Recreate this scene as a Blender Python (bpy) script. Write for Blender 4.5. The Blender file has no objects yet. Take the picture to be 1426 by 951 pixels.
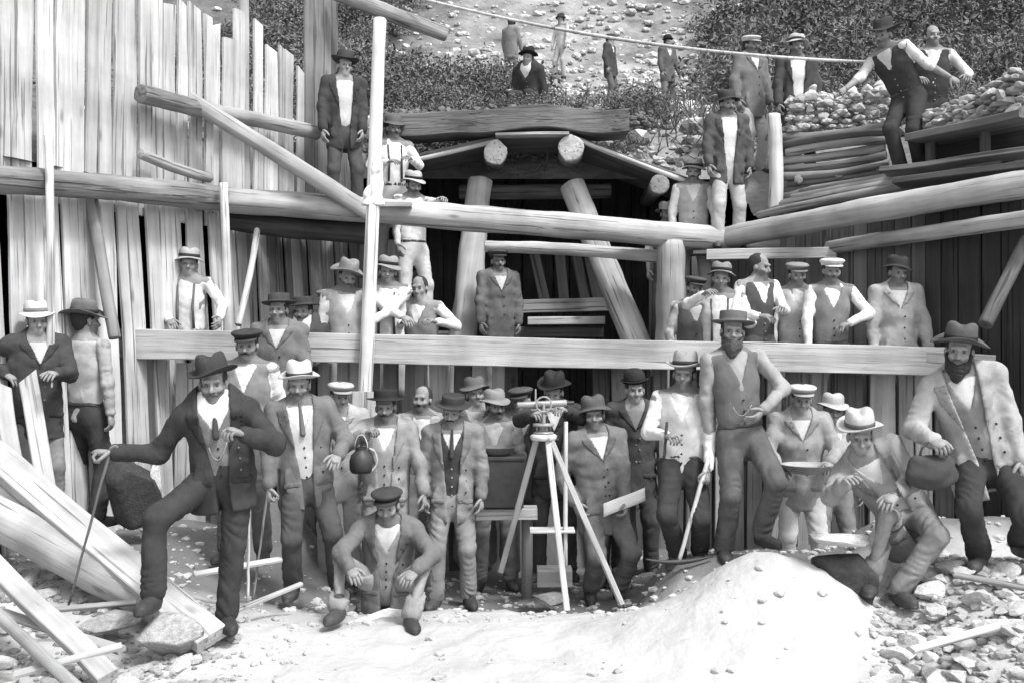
import bpy, bmesh, math, random
import numpy as np
from mathutils import Vector, Matrix, noise
random.seed(7)
S = bpy.context.scene
COL = S.collection
# ------------------------------------------------------------------ camera, sky, sun, exposure
CAMZ, F = 1.9, 1500.0
cam = bpy.data.cameras.new('camera'); cam.lens = 36*F/1426; cam.sensor_width = 36
cam.clip_end = 500; cam.clip_start = .05
camo = bpy.data.objects.new('camera', cam); COL.objects.link(camo)
camo.location = (0, 0, CAMZ); camo.rotation_euler = (math.pi/2, 0, 0)
S.camera = camo
SUN_TO = Vector((.42, -.44, .93)).normalized()
w = bpy.data.worlds.new('World'); S.world = w; w.use_nodes = True
nt = w.node_tree; bgn = nt.nodes['Background']
sky = nt.nodes.new('ShaderNodeTexSky'); sky.sky_type = 'NISHITA'; sky.sun_disc = False
sky.sun_elevation = math.asin(SUN_TO.z); sky.sun_rotation = math.atan2(SUN_TO.x, SUN_TO.y)
sky.dust_density = 3.0
bw = nt.nodes.new('ShaderNodeRGBToBW')
nt.links.new(sky.outputs[0], bw.inputs[0]); nt.links.new(bw.outputs[0], bgn.inputs[0])
bgn.inputs[1].default_value = .15
sl = bpy.data.lights.new('sun', 'SUN'); sl.energy = 1.5; sl.angle = math.radians(10); sl.color = (1, 1, 1)
so = bpy.data.objects.new('sun', sl); COL.objects.link(so)
so.rotation_euler = SUN_TO.to_track_quat('Z', 'Y').to_euler()
S.view_settings.view_transform = 'Standard'; S.view_settings.look = 'None'
S.view_settings.exposure = 1.2; S.view_settings.gamma = 1

# ------------------------------------------------------------------ helpers
def W(px, py, Y):
    return Vector(((px-713)/F*Y, Y, CAMZ-(py-475.5)/F*Y))
def sm(a, b, x):
    t = np.clip((x-a)/(b-a), 0, 1); return t*t*(3-2*t)
def tag(o, label=None, cat=None, group=None, kind=None):
    if label: o['label'] = label
    if cat: o['category'] = cat
    if group: o['group'] = group
    if kind: o['kind'] = kind
    return o
def link(name, me, mats, parent=None):
    o = bpy.data.objects.new(name, me); COL.objects.link(o)
    for m in (mats if isinstance(mats, (list, tuple)) else [mats]):
        if me.materials.find(m.name) < 0 or isinstance(mats, (list, tuple)): me.materials.append(m)
    if parent: o.parent = parent
    return o
def empty(name, loc=(0, 0, 0)):
    o = bpy.data.objects.new(name, None); COL.objects.link(o); o.location = loc; o.empty_display_size = .1
    return o
def mesh_np(name, V, Q, smooth=True, T=None, matidx=None):
    """V (n,3), Q (m,4) quads, T (k,3) tris"""
    me = bpy.data.meshes.new(name)
    V = np.asarray(V, np.float32)
    Q = np.zeros((0, 4), np.int32) if Q is None else np.asarray(Q, np.int32)
    T = np.zeros((0, 3), np.int32) if T is None else np.asarray(T, np.int32).reshape(-1, 3)
    me.vertices.add(len(V)); me.vertices.foreach_set('co', V.ravel())
    me.loops.add(Q.size+T.size)
    me.loops.foreach_set('vertex_index', np.concatenate([Q.ravel(), T.ravel()]).astype(np.int32))
    me.polygons.add(len(Q)+len(T))
    st = np.concatenate([np.arange(len(Q))*4, Q.size+np.arange(len(T))*3]).astype(np.int32)
    me.polygons.foreach_set('loop_start', st)
    me.polygons.foreach_set('use_smooth', np.full(len(st), smooth))
    if matidx is not None: me.polygons.foreach_set('material_index', np.asarray(matidx, np.int32))
    me.update(); me.validate()
    return me

# ------------------------------------------------------------------ materials (neutral: the place is shown in greys)
MATS = {}
def base_mat(name, val, rough=.85, nscale=8., var=.25, bump=.3, bscale=40., stretch=None, rnd=.0, detail=6, bdist=.01, spec=.25):
    if name in MATS: return MATS[name]
    m = bpy.data.materials.new(name); m.use_nodes = True; MATS[name] = m
    t = m.node_tree; N = t.nodes; L = t.links; b = N['Principled BSDF']
    b.inputs['Roughness'].default_value = rough
    b.inputs['Specular IOR Level'].default_value = spec
    tc = N.new('ShaderNodeTexCoord'); mp = N.new('ShaderNodeMapping'); L.new(tc.outputs['Object'], mp.inputs[0])
    if stretch: mp.inputs['Scale'].default_value = stretch
    oi = N.new('ShaderNodeObjectInfo')
    ad = N.new('ShaderNodeVectorMath'); ad.operation = 'ADD'
    sc = N.new('ShaderNodeVectorMath'); sc.operation = 'SCALE'; sc.inputs[0].default_value = (37, 53, 71)
    L.new(oi.outputs['Random'], sc.inputs['Scale']); L.new(mp.outputs[0], ad.inputs[0]); L.new(sc.outputs[0], ad.inputs[1])
    n1 = N.new('ShaderNodeTexNoise'); n1.inputs['Scale'].default_value = nscale; n1.inputs['Detail'].default_value = detail
    n1.inputs['Roughness'].default_value = .65
    L.new(ad.outputs[0], n1.inputs['Vector'])
    mr = N.new('ShaderNodeMapRange'); mr.inputs[1].default_value = .25; mr.inputs[2].default_value = .75
    mr.inputs[3].default_value = val*(1-var); mr.inputs[4].default_value = val*(1+var)
    L.new(n1.outputs[0], mr.inputs[0])
    out = mr.outputs[0]
    if rnd:
        r = N.new('ShaderNodeMapRange'); r.inputs[3].default_value = 1-rnd; r.inputs[4].default_value = 1+rnd
        L.new(oi.outputs['Random'], r.inputs[0])
        mu = N.new('ShaderNodeMath'); mu.operation = 'MULTIPLY'
        L.new(out, mu.inputs[0]); L.new(r.outputs[0], mu.inputs[1]); out = mu.outputs[0]
    L.new(out, b.inputs['Base Color'])
    n2 = N.new('ShaderNodeTexNoise'); n2.inputs['Scale'].default_value = bscale; n2.inputs['Detail'].default_value = 5
    L.new(ad.outputs[0], n2.inputs['Vector'])
    bp = N.new('ShaderNodeBump'); bp.inputs['Strength'].default_value = bump; bp.inputs['Distance'].default_value = bdist
    L.new(n2.outputs[0], bp.inputs['Height']); L.new(bp.outputs[0], b.inputs['Normal'])
    return m
def timber(name, v, var, rnd, bumpd, crack):
    if name in MATS: return MATS[name]
    m = base_mat(name, v, .88, 11, var, .7, 26, (1, 1, .06), rnd, 8, bumpd)
    t = m.node_tree; N = t.nodes; L = t.links; b = N['Principled BSDF']
    col = b.inputs['Base Color'].links[0].from_socket; bmp = b.inputs['Normal'].links[0].from_node
    vec = [n for n in N if n.bl_idname == 'ShaderNodeVectorMath' and n.operation == 'ADD'][0].outputs[0]
    def mp_(a, lo, hi, o0, o1):
        n = N.new('ShaderNodeMapRange'); L.new(a, n.inputs[0])
        for k, q in zip((1, 2, 3, 4), (lo, hi, o0, o1)): n.inputs[k].default_value = q
        return n.outputs[0]
    def mul(a, c_):
        n = N.new('ShaderNodeMath'); n.operation = 'MULTIPLY'; L.new(a, n.inputs[0]); L.new(c_, n.inputs[1]); return n.outputs[0]
    # long checks and streaks
    n1 = N.new('ShaderNodeTexNoise'); n1.inputs['Scale'].default_value = 34; n1.inputs['Detail'].default_value = 4; n1.inputs['Distortion'].default_value = .3
    m1 = N.new('ShaderNodeMapping'); m1.inputs['Scale'].default_value = (1, 1, .35); L.new(vec, m1.inputs[0]); L.new(m1.outputs[0], n1.inputs['Vector'])
    c1 = mp_(n1.outputs[0], .33, .40, crack, 1)
    # knots
    vo = N.new('ShaderNodeTexVoronoi'); vo.inputs['Scale'].default_value = 4.2; vo.inputs['Randomness'].default_value = 1
    m2 = N.new('ShaderNodeMapping'); m2.inputs['Scale'].default_value = (1, 1, 6); L.new(vec, m2.inputs[0]); L.new(m2.outputs[0], vo.inputs['Vector'])
    c2 = mp_(vo.outputs['Distance'], .04, .12, .55, 1)
    # weather stains
    tc = N.new('ShaderNodeTexCoord'); n3 = N.new('ShaderNodeTexNoise'); n3.inputs['Scale'].default_value = 1.7; n3.inputs['Detail'].default_value = 5; L.new(tc.outputs['Object'], n3.inputs['Vector'])
    c3 = mp_(n3.outputs[0], .35, .65, .68, 1.1)
    L.new(mul(mul(mul(col, c1), c2), c3), b.inputs['Base Color'])
    b2 = N.new('ShaderNodeBump'); b2.inputs['Strength'].default_value = .8; b2.inputs['Distance'].default_value = .012
    L.new(c1, b2.inputs['Height']); L.new(bmp.outputs[0], b2.inputs['Normal']); L.new(b2.outputs[0], b.inputs['Normal'])
    return m
def wood(v, rnd=.15, var=.32): return timber('wood_%.2f' % v, v, var, rnd, .012, .45)
def bark(v): return timber('bark_%.2f' % v, v, .5, .12, .03, .4)
def cloth(v):
    if 'cloth_%.2f' % v in MATS: return MATS['cloth_%.2f' % v]
    m = base_mat('cloth_%.2f' % v, v, .95, 7, .28, .35, 160, None, .06, 5, .004, .1)
    t = m.node_tree; N = t.nodes; L = t.links; b = N['Principled BSDF']; first = b.inputs['Normal'].links[0].from_node
    tc = N.new('ShaderNodeTexCoord'); n = N.new('ShaderNodeTexNoise'); n.inputs['Scale'].default_value = 7.5; n.inputs['Detail'].default_value = 3
    n.inputs['Distortion'].default_value = 1.6; n.noise_type = 'RIDGED_MULTIFRACTAL'
    mp = N.new('ShaderNodeMapping'); mp.inputs['Rotation'].default_value = (.5, .6, 0); mp.inputs['Scale'].default_value = (1.5, 1, .8); L.new(tc.outputs['Object'], mp.inputs[0]); L.new(mp.outputs[0], n.inputs['Vector'])
    bp = N.new('ShaderNodeBump'); bp.inputs['Strength'].default_value = .4; bp.inputs['Distance'].default_value = .014
    L.new(n.outputs[0], bp.inputs['Height']); L.new(first.outputs[0], bp.inputs['Normal']); L.new(bp.outputs[0], b.inputs['Normal'])
    return m
def stone(v): return base_mat('stone_%.2f' % v, v, .92, 7, .45, .7, 26, None, .25, 9, .014)
SKIN = base_mat('skin', .235, .65, 22, .22, .15, 90, None, .10, 4, .003, .3)
STUB = base_mat('stubble', .14, .75, 40, .25, .3, 160, None, .15)
EYE = base_mat('eye', .10, .25, 5, .1, 0, 10)
HAIR = base_mat('hair', .035, .7, 60, .4, .5, 150, None, .4, 4, .004)
LEATHER = base_mat('boot_leather', .05, .6, 20, .35, .4, 60, None, .3, 5, .006)
EARTH = base_mat('pale_earth', .41, .95, 2.2, .16, .5, 14, None, 0, 10, .04)
SOIL = base_mat('hill_soil', .22, .95, 1.1, .75, .9, 6, None, 0, 10, .08)
IRON = base_mat('black_iron', .035, .55, 9, .4, .3, 40, None, 0, 5, .004, .4)
BRASS = base_mat('instrument_metal', .26, .35, 9, .2, .1, 40, None, 0, 5, .004, .6)
PAPER = base_mat('paper', .8, .9, 6, .06, .1, 30)
LEAF = base_mat('leaf', .15, .8, 3, .7, .1, 20, None, .25, 5, .01)
TWIG = base_mat('twig', .16, .9, 9, .4, .4, 30, (1, 1, .2), .2)

# ------------------------------------------------------------------ timber pieces
def frame_of(d, up=None):
    d = d.normalized()
    up = up or (Vector((0, 0, 1)) if abs(d.z) < .9 else Vector((0, -1, 0)))
    x = up.cross(d)
    if x.length < 1e-5: x = Vector((1, 0, 0))
    x.normalize(); y = d.cross(x)
    return Matrix((x, y, d)).transposed()
def log_mesh(L, r0, r1, sides=14, segs=8, bend=.0, rough=.05):
    sd = random.random()*100
    V = []; Q = []; T = []
    ph = random.random()*6.28
    for i in range(segs+1):
        t = i/segs; z = L*t
        cx = bend*math.sin(math.pi*t)*math.cos(ph); cy = bend*math.sin(math.pi*t)*math.sin(ph)
        for k in range(sides):
            a = 2*math.pi*k/sides
            r = (r0+(r1-r0)*t)*(1+rough*(noise.noise((math.cos(a)*1.3+sd, math.sin(a)*1.3, z*1.2))*2+1.3*noise.noise((math.cos(a)*2.6+sd, math.sin(a)*2.6, z*4))))
            V.append((cx+r*math.cos(a), cy+r*math.sin(a), z))
    for i in range(segs):
        for k in range(sides):
            k2 = (k+1) % sides
            Q.append((i*sides+k, i*sides+k2, (i+1)*sides+k2, (i+1)*sides+k))
    for i, zz in ((0, 0), (segs, L)):
        c = len(V); V.append((0, 0, zz)); o = i*sides; ring = []
        for k in range(sides):      # a small chamfer ring, then the sawn face
            x, y, z = V[o+k]; ring.append(len(V)); V.append((x*.9, y*.9, zz+(-.006 if i == 0 else .006)))
        for k in range(sides):
            k2 = (k+1) % sides
            if i == 0:
                Q.append((o+k2, o+k, ring[k], ring[k2])); T.append((ring[k2], ring[k], c))
            else:
                Q.append((o+k, o+k2, ring[k2], ring[k])); T.append((ring[k], ring[k2], c))
    me = mesh_np('log', V, Q, True, T)
    n = len(Q)
    return me
def log(name, p0, p1, r0, r1, mat, parent=None, bend=.0, sides=14, segs=8, rough=.05):
    d = p1-p0
    o = link(name, log_mesh(d.length, r0, r1, sides, segs, bend, rough), mat, parent)
    o.matrix_world = Matrix.Translation(p0) @ frame_of(d).to_4x4()
    return o
def board_mesh(L, w, t, segs=4, warp=.006, slant=0.):
    V = []; Q = []
    c = min(.006, t*.2)
    prof = [(-w/2+c, -t/2), (w/2-c, -t/2), (w/2, -t/2+c), (w/2, t/2-c), (w/2-c, t/2), (-w/2+c, t/2), (-w/2, t/2-c), (-w/2, -t/2+c)]
    sd = random.random()*99
    for i in range(segs+1):
        z = L*i/segs
        dx = warp*noise.noise((z*1.1, sd, 0)); dy = warp*noise.noise((z*1.1, sd, 7)); ww = 1+.05*noise.noise((z*2, sd, 3))
        for (x, y) in prof: V.append((x*ww+dx, y+dy, z+(slant*x if i == segs else 0)))
    for i in range(segs):
        for k in range(8): Q.append((i*8+k, i*8+(k+1) % 8, (i+1)*8+(k+1) % 8, (i+1)*8+k))
    T = []
    for i in (0, segs):
        o = i*8
        f = [(0, 1, 2), (0, 2, 3), (0, 3, 4), (0, 4, 5), (0, 5, 6), (0, 6, 7)]
        for a, b, cc in f: T.append((o+a, o+cc, o+b) if i == 0 else (o+a, o+b, o+cc))
    return mesh_np('board', V, Q, False, T)
def board(name, p0, p1, w, t, mat, parent=None, face=Vector((0, -1, 0)), segs=4, warp=.008, slant=0.):
    """a sawn board from p0 to p1, its broad side turned to `face`"""
    d = (p1-p0)
    z = d.normalized(); y = (face-z*face.dot(z)).normalized(); x = y.cross(z)
    o = link(name, board_mesh(d.length, w, t, segs, warp, slant), mat, parent)
    o.matrix_world = Matrix.Translation(p0) @ Matrix((x, y, z)).transposed().to_4x4()
    return o

def stone_mesh(seed, sub=2, cuts=9, sq=(1, 1, 1)):
    bm = bmesh.new(); bmesh.ops.create_icosphere(bm, subdivisions=sub, radius=1)
    rr = random.Random(seed); pl = []
    for _ in range(cuts):
        n = Vector((rr.gauss(0, 1), rr.gauss(0, 1), rr.gauss(0, 1))).normalized(); pl.append((n, rr.uniform(.38, .80)))
    for v in bm.verts:
        p = v.co.copy()
        for n, h in pl:
            e = p.dot(n)-h
            if e > 0: p -= n*e*.95
        p *= 1+.06*noise.noise(p*2.3+Vector((seed, 0, 0)))
        v.co = Vector((p.x*sq[0], p.y*sq[1], p.z*sq[2]))
    me = bpy.data.meshes.new('stone'); bm.to_mesh(me); bm.free()
    return me
STONEC = {}
STONES = [stone_mesh(i, 2, 8+i % 4) for i in range(7)]
def stone_obj(name, c, size, mat, rot=None):
    i = random.randrange(len(STONES)); key = (i, mat.name)
    if key not in STONEC: STONEC[key] = STONES[i].copy(); STONEC[key].materials.append(mat)
    o = bpy.data.objects.new(name, STONEC[key]); COL.objects.link(o)
    o.location = c; o.scale = size; o.rotation_euler = rot or (random.uniform(-.3, .3), random.uniform(-.3, .3), random.uniform(0, 6.28))
    return o

# ------------------------------------------------------------------ THE SETTING: ground and hillside
def xl(y): return -4.4+.417*(y-7)
def xr(y): return 2.6+.5*(13-y)
def fbm(X, Y, s, seed=0., oct=4):
    out = np.zeros_like(X); a = 1.; f = s
    rs = np.random.RandomState(int(seed*10)+3)
    for o in range(oct):
        for _ in range(3):
            th = rs.rand()*6.28; ph = rs.rand()*6.28; ff = f*(.7+.6*rs.rand())
            out += a/3*np.sin(ff*(X*math.cos(th)+Y*math.sin(th))+ph+1.3*np.sin(ff*.6*(Y*math.cos(th)-X*math.sin(th))+ph*2))
        a *= .5; f *= 2.1
    return out
def gz(X, Y):
    X = np.asarray(X, float); Y = np.asarray(Y, float)
    z = .06*np.exp(-((Y-7.0)/.5)**2)
    md = np.exp(-(np.abs((X-1.76)/.56)**2.6)-((Y-6.9)/.66)**2)
    z = z+.42*md+.035*md*fbm(X, Y, 7, 6, 4)
    z = z+.16*np.exp(-((X-1.1)/.5)**2-((Y-6.7)/.6)**2)
    z = z-.16*sm(7.4, 8.1, Y)*(1-sm(.7, 1.2, X))*sm(-1.9, -1.2, X)
    z = z+.30*sm(.85, 1.25, X)*sm(7.3, 7.9, Y)*(1-.9*sm(8.1, 8.45, Y))
    z = z+.40*sm(2.2, 2.9, X)*sm(5.0, 6.4, Y)*(1-.25*sm(7.3, 7.9, Y))*(1-.8*sm(8.1, 8.5, Y))
    z = z+.30*sm(-1.7, -3.0, X)*sm(6.2, 7.6, Y)
    z = z+.52*np.exp(-((X+2.03)/.4)**2-((Y-9.25)/.33)**2)
    z = z+1.0*sm(9.78, 9.9, Y)-.25*sm(9.78, 9.9, Y)*sm(12, 12.6, Y)*0
    inv = (Y > 2) & (Y < 10)
    z = z+inv*(.020*fbm(X, Y, 3.2, 1)+.013*fbm(X, Y, 13, 2, 5))
    return z
def axis(parts):
    out = []
    for a, b, s in parts: out += list(np.arange(a, b, s))
    out.append(parts[-1][1]); return np.array(out)
gx = axis([(-80, -8, 6), (-8, -5, .3), (-5, 5, .055), (5, 8, .3), (8, 80, 6)])
gy = axis([(-60, 2, 4), (2, 4.4, .2), (4.4, 10, .055), (10, 14, .2), (14, 40, 4)])
def grid_mesh(name, gx, gy, fz, keep=None):
    X, Y = np.meshgrid(gx, gy, indexing='ij'); Z = fz(X, Y)
    n, m = X.shape; V = np.stack([X, Y, Z], -1).reshape(-1, 3)
    I = np.arange(n*m).reshape(n, m)
    Q = np.stack([I[:-1, :-1], I[1:, :-1], I[1:, 1:], I[:-1, 1:]], -1).reshape(-1, 4)
    if keep is not None:
        c = V[Q].mean(1); Q = Q[keep(c[:, 0], c[:, 1])]
        used = np.unique(Q); mp = np.zeros(len(V), int); mp[used] = np.arange(len(used)); V = V[used]; Q = mp[Q]
    return mesh_np(name, V, Q, True)
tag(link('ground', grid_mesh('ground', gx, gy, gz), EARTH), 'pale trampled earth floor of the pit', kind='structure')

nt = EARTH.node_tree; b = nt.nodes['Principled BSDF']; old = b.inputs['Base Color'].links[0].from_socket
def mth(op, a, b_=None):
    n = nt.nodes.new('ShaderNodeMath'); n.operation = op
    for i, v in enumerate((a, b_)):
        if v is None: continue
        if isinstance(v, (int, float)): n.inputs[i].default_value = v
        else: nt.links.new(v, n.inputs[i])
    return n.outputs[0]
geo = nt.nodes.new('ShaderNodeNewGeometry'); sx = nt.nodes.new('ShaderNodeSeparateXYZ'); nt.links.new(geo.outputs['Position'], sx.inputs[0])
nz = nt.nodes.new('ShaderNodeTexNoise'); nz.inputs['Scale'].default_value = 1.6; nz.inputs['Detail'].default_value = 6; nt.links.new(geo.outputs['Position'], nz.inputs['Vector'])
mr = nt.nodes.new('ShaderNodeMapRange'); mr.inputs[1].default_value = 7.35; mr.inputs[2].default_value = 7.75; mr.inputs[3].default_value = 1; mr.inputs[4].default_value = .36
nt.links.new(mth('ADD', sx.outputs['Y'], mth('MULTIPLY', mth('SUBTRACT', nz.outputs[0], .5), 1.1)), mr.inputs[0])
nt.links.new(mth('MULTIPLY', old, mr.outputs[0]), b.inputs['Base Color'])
def hz(X, Y):
    X = np.asarray(X, float); Y = np.asarray(Y, float)
    back = np.interp(Y, [13, 13.4, 16, 20, 24, 30, 44, 96, 100], [4.40, 4.55, 5.2, 6.2, 7.1, 9.5, 20, 55, -3])
    d = np.maximum(np.maximum(X-xr(Y), xl(Y)-X), 0)
    side = 3.3+.42*np.minimum(d, 14)
    t = sm(12.2, 14.2, Y)
    z = side*(1-t)+back*t
    z = np.where((Y > 99) | (np.abs(X) > 68), -2., z)
    z = z*sm(3.5, 6.6, Y)-.5*(1-sm(3.5, 6.6, Y))
    z = z+sm(13, 15, Y)*(.16*fbm(X, Y, .9, 4, 5)+.05*fbm(X, Y, 6, 8, 3))
    return z
hx = axis([(-70, -11, 3), (-11, 11, .15), (11, 70, 3)]); hy = axis([(3, 9, .4), (9, 30, .15), (30, 100, 2)])
keep = lambda x, y: ~((x > xl(y)+.0) & (x < xr(y)-.0) & (y < 13.15))
hill = link('hillside', grid_mesh('hillside', hx, hy, hz, keep), SOIL)
tag(hill, 'rising scrubby hillside above the tunnel mouth', kind='structure')
# soil: pale scree in the middle, dark humus to the sides
nt = SOIL.node_tree; b = nt.nodes['Principled BSDF']; old = b.inputs['Base Color'].links[0].from_socket
geo = nt.nodes.new('ShaderNodeNewGeometry'); sx = nt.nodes.new('ShaderNodeSeparateXYZ'); nt.links.new(geo.outputs['Position'], sx.inputs[0])
nz = nt.nodes.new('ShaderNodeTexNoise'); nz.inputs['Scale'].default_value = .55; nz.inputs['Detail'].default_value = 7; nt.links.new(geo.outputs['Position'], nz.inputs['Vector'])
def mth(op, a, b_=None):
    n = nt.nodes.new('ShaderNodeMath'); n.operation = op
    for i, v in enumerate((a, b_)):
        if v is None: continue
        if isinstance(v, (int, float)): n.inputs[i].default_value = v
        else: nt.links.new(v, n.inputs[i])
    return n.outputs[0]
e = mth('ABSOLUTE', mth('SUBTRACT', sx.outputs['X'], 1.4))
e = mth('ADD', mth('MULTIPLY', e, .22), mth('MULTIPLY', nz.outputs[0], 1.2))
mr = nt.nodes.new('ShaderNodeMapRange'); mr.inputs[1].default_value = 1.0; mr.inputs[2].default_value = 1.5
mr.inputs[3].default_value = .23; mr.inputs[4].default_value = .11; nt.links.new(e, mr.inputs[0])
mx = nt.nodes.new('ShaderNodeMath'); mx.operation = 'MULTIPLY'
sc_ = mth('MULTIPLY', old, 4.5)
nt.links.new(sc_, mx.inputs[0]); nt.links.new(mr.outputs[0], mx.inputs[1]); nt.links.new(mx.outputs[0], b.inputs['Base Color'])

# ------------------------------------------------------------------ left plank wall
PALE, MIDW, GREYW, SHADEW = wood(.56), wood(.42), wood(.20), wood(.05)  # the darkest tone carries the shade under the right bank
lw = empty('plank_wall', (xl(8), 8, 0))
tag(lw, 'tall wall of pale upright boards lining the left bank of the pit', 'wall')
nrm = Vector((.92, -.385, 0)).normalized(); along = Vector((.385, .923, 0)).normalized()
def put(o, par):
    mw = o.matrix_world.copy(); o.parent = par; o.matrix_parent_inverse = Matrix.Identity(4)
    o.matrix_basis = Matrix.Translation(par.location).inverted() @ mw
    return o
def px_of(p): return 713+p.x/p.y*F
TOPX = [-200, 204, 206, 262, 290, 318, 332, 334, 370, 372, 428, 430, 474, 476, 520]
TOPY = [-70, -70, -8, 4, 25, 62, 98, 8, 14, 58, 104, -25, -25, 165, 205]
s = 0.
while s < 6.6:
    wd = random.uniform(.13, .20)
    p = Vector((xl(7), 7, 0))+along*(s+wd/2)
    px = px_of(p)
    jx = random.uniform(-.012, .012)
    # upper tier
    ty = np.interp(px, TOPX, TOPY)+random.uniform(-20, 20)
    zt = CAMZ-(ty-475.5)/F*p.y
    m = random.choice([PALE, PALE, PALE, MIDW]) if px < 425 else (GREYW if px < 480 else GREYW)
    if zt > 3.35:
        a = p+nrm*(random.uniform(-.035, .035)-.03); lean = random.uniform(-.035, .035)
        bd = board('board', a+Vector((0, 0, 3.02)), a+along*lean+Vector((0, 0, zt)), wd-random.choice([.006, .01, .016, .03]), .035, m, None, nrm, 6, .022, random.uniform(-.5, .5))
        put(bd, lw)
    # lower tier, raked a little into the pit at its foot
    m2 = random.choice([PALE, PALE, PALE, MIDW]) if px < 330 else random.choice([GREYW, MIDW])
    rk = random.uniform(.14, .26)
    a = p+nrm*(rk+.02)+Vector((0, 0, -.15)); b_ = p+nrm*.03+along*random.uniform(-.07, .02)+Vector((0, 0, 3.15+random.uniform(-.03, .05)))
    put(board('board', a, b_, wd-random.choice([.008, .014, .02, .035]), .035, m2, None, nrm, 6, .022, random.uniform(-.2, .2)), lw)
    s += wd
# ------------------------------------------------------------------ right plank wall (shade put into the board tones)
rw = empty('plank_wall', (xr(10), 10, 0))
tag(rw, 'upright board wall under the right bank with deep shade put into its tone', 'wall')
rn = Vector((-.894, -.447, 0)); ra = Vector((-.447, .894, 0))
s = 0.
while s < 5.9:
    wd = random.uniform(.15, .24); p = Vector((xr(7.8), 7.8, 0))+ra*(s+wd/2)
    px = px_of(p); m = SHADEW if px > 1300 or px < 0 else (wood(.13) if px > 1230 else GREYW)
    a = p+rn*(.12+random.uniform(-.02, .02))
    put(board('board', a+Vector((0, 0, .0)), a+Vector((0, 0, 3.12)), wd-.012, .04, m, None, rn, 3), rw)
    s += wd
# ------------------------------------------------------------------ horizontal logs (walers, struts)
def px_log(name, a, b, r0, r1, mat, label, cat='log', bend=.02, group=None, segs=30, rough=.075):
    o = log(name, W(*a), W(*b), r0, r1, mat, None, bend, 16, segs, rough)
    return tag(o, label, cat, group)
px_log('waler_log', (-90, 245, 7.42), (322, 279, 10.45), .105, .12, bark(.20), 'dark bark log running level along the left plank wall', 'log')
px_log('strut_log', (296, 277, 10.3), (1100, 341, 12.15), .12, .145, wood(.42), 'long pale log strut spanning the pit in front of the tunnel mouth', 'log', .03)
px_log('waler_log', (1008, 332, 11.9), (1450, 254, 9.05), .115, .125, wood(.40), 'pale thick log along the right bank, uppermost of the long logs there', 'log')
px_log('waler_log', (1155, 345, 11.1), (1450, 302, 8.85), .07, .075, wood(.38), 'thinner pale log below the thick log on the right bank', 'log')
px_log('strut_log', (676, 343, 12.0), (925, 358, 11.9), .065, .07, wood(.5), 'slim pale pole just below the long strut, left of the upright post', 'log')
tag(board('plank', W(985, 355, 11.5), W(1165, 352, 11.0), .11, .06, PALE), 'pale plank laid level behind the workers at right', 'plank')
px_log('waler_log', (196, 131, 9.42), (282, 152, 10.1), .085, .09, bark(.24), 'short dark log end jutting out on the upper left boards', 'log')
px_log('waler_log', (268, 150, 10.1), (440, 186, 11.85), .07, .08, wood(.33), 'grey log across the upper left boards behind the slanting brace', 'log')
px_log('brace_log', (262, 138, 10.0), (516, 298, 10.6), .075, .085, wood(.36), 'slanting log brace descending from the upper left boards to the strut', 'brace')
px_log('waler_log', (196, 214, 9.45), (292, 248, 10.25), .045, .05, wood(.35), 'slim short pole below the slanting brace on the upper left boards', 'log')
px_log('pole', (462, -14, 12.2), (622, 48, 12.6), .10, .085, bark(.26), 'grey felled trunk lying across the slope at the top of the tall pole', 'log')
bm_ = board('beam', W(160, 478, 9.5), W(1318, 503, 9.5), .255, .24, wood(.50, .05), None, Vector((0, -1, 0)), 24, .012)
tag(bm_, 'long squared pale beam across the pit behind the front row of men', 'beam')
tag(board('beam', W(1290, 497, 9.2), W(1386, 503, 9.0), .10, .12, wood(.30)), 'short grey timber stub behind the bearded man', 'beam')
px_log('strut_log', (318, 306, 10.55), (520, 326, 10.9), .10, .11, bark(.05), 'short dark log added for the shade under the left end of the long strut', 'log')  # extra log, its dark colour stands for the shade below the strut
# tall white pole and thin posts
px_log('pole', (504, 640, 9.2), (529, 28, 9.6), .062, .058, wood(.70, .02, .12), 'tall slender whitish pole standing in front of the log strut and beam', 'pole', .015, None, 14, .03)
px_log('post', (66, 640, 8.15), (68, 190, 8.15), .032, .03, wood(.58), 'thin pale upright post before the left plank wall', 'post')
px_log('post', (318, 470, 10.0), (311, 256, 10.0), .045, .04, wood(.6), 'thin pale upright post under the end of the dark wall log', 'post')
px_log('prop', (332, 452, 10.1), (360, 308, 10.6), .033, .03, wood(.55), 'thin pale slanting prop behind the seated row at left', 'prop')
px_log('prop', (160, 470, 8.75), (124, 252, 9.0), .05, .05, wood(.25), 'grey slanting prop against the lower left boards', 'prop')
px_log('prop', (1372, 452, 8.9), (1432, 330, 9.2), .06, .06, wood(.16), 'dark slanting prop in the shade at far right', 'prop')
px_log('post', (1079, 300, 11.9), (1077, 160, 11.9), .085, .075, wood(.62), 'short whitish upright post at the left end of the log crib', 'post')
tag(board('stake', W(507, 628, 9.1), W(508, 545, 9.1), .22, .05, PALE), 'short broad whitish stake at the foot of the tall slender pole', 'stake')
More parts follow.
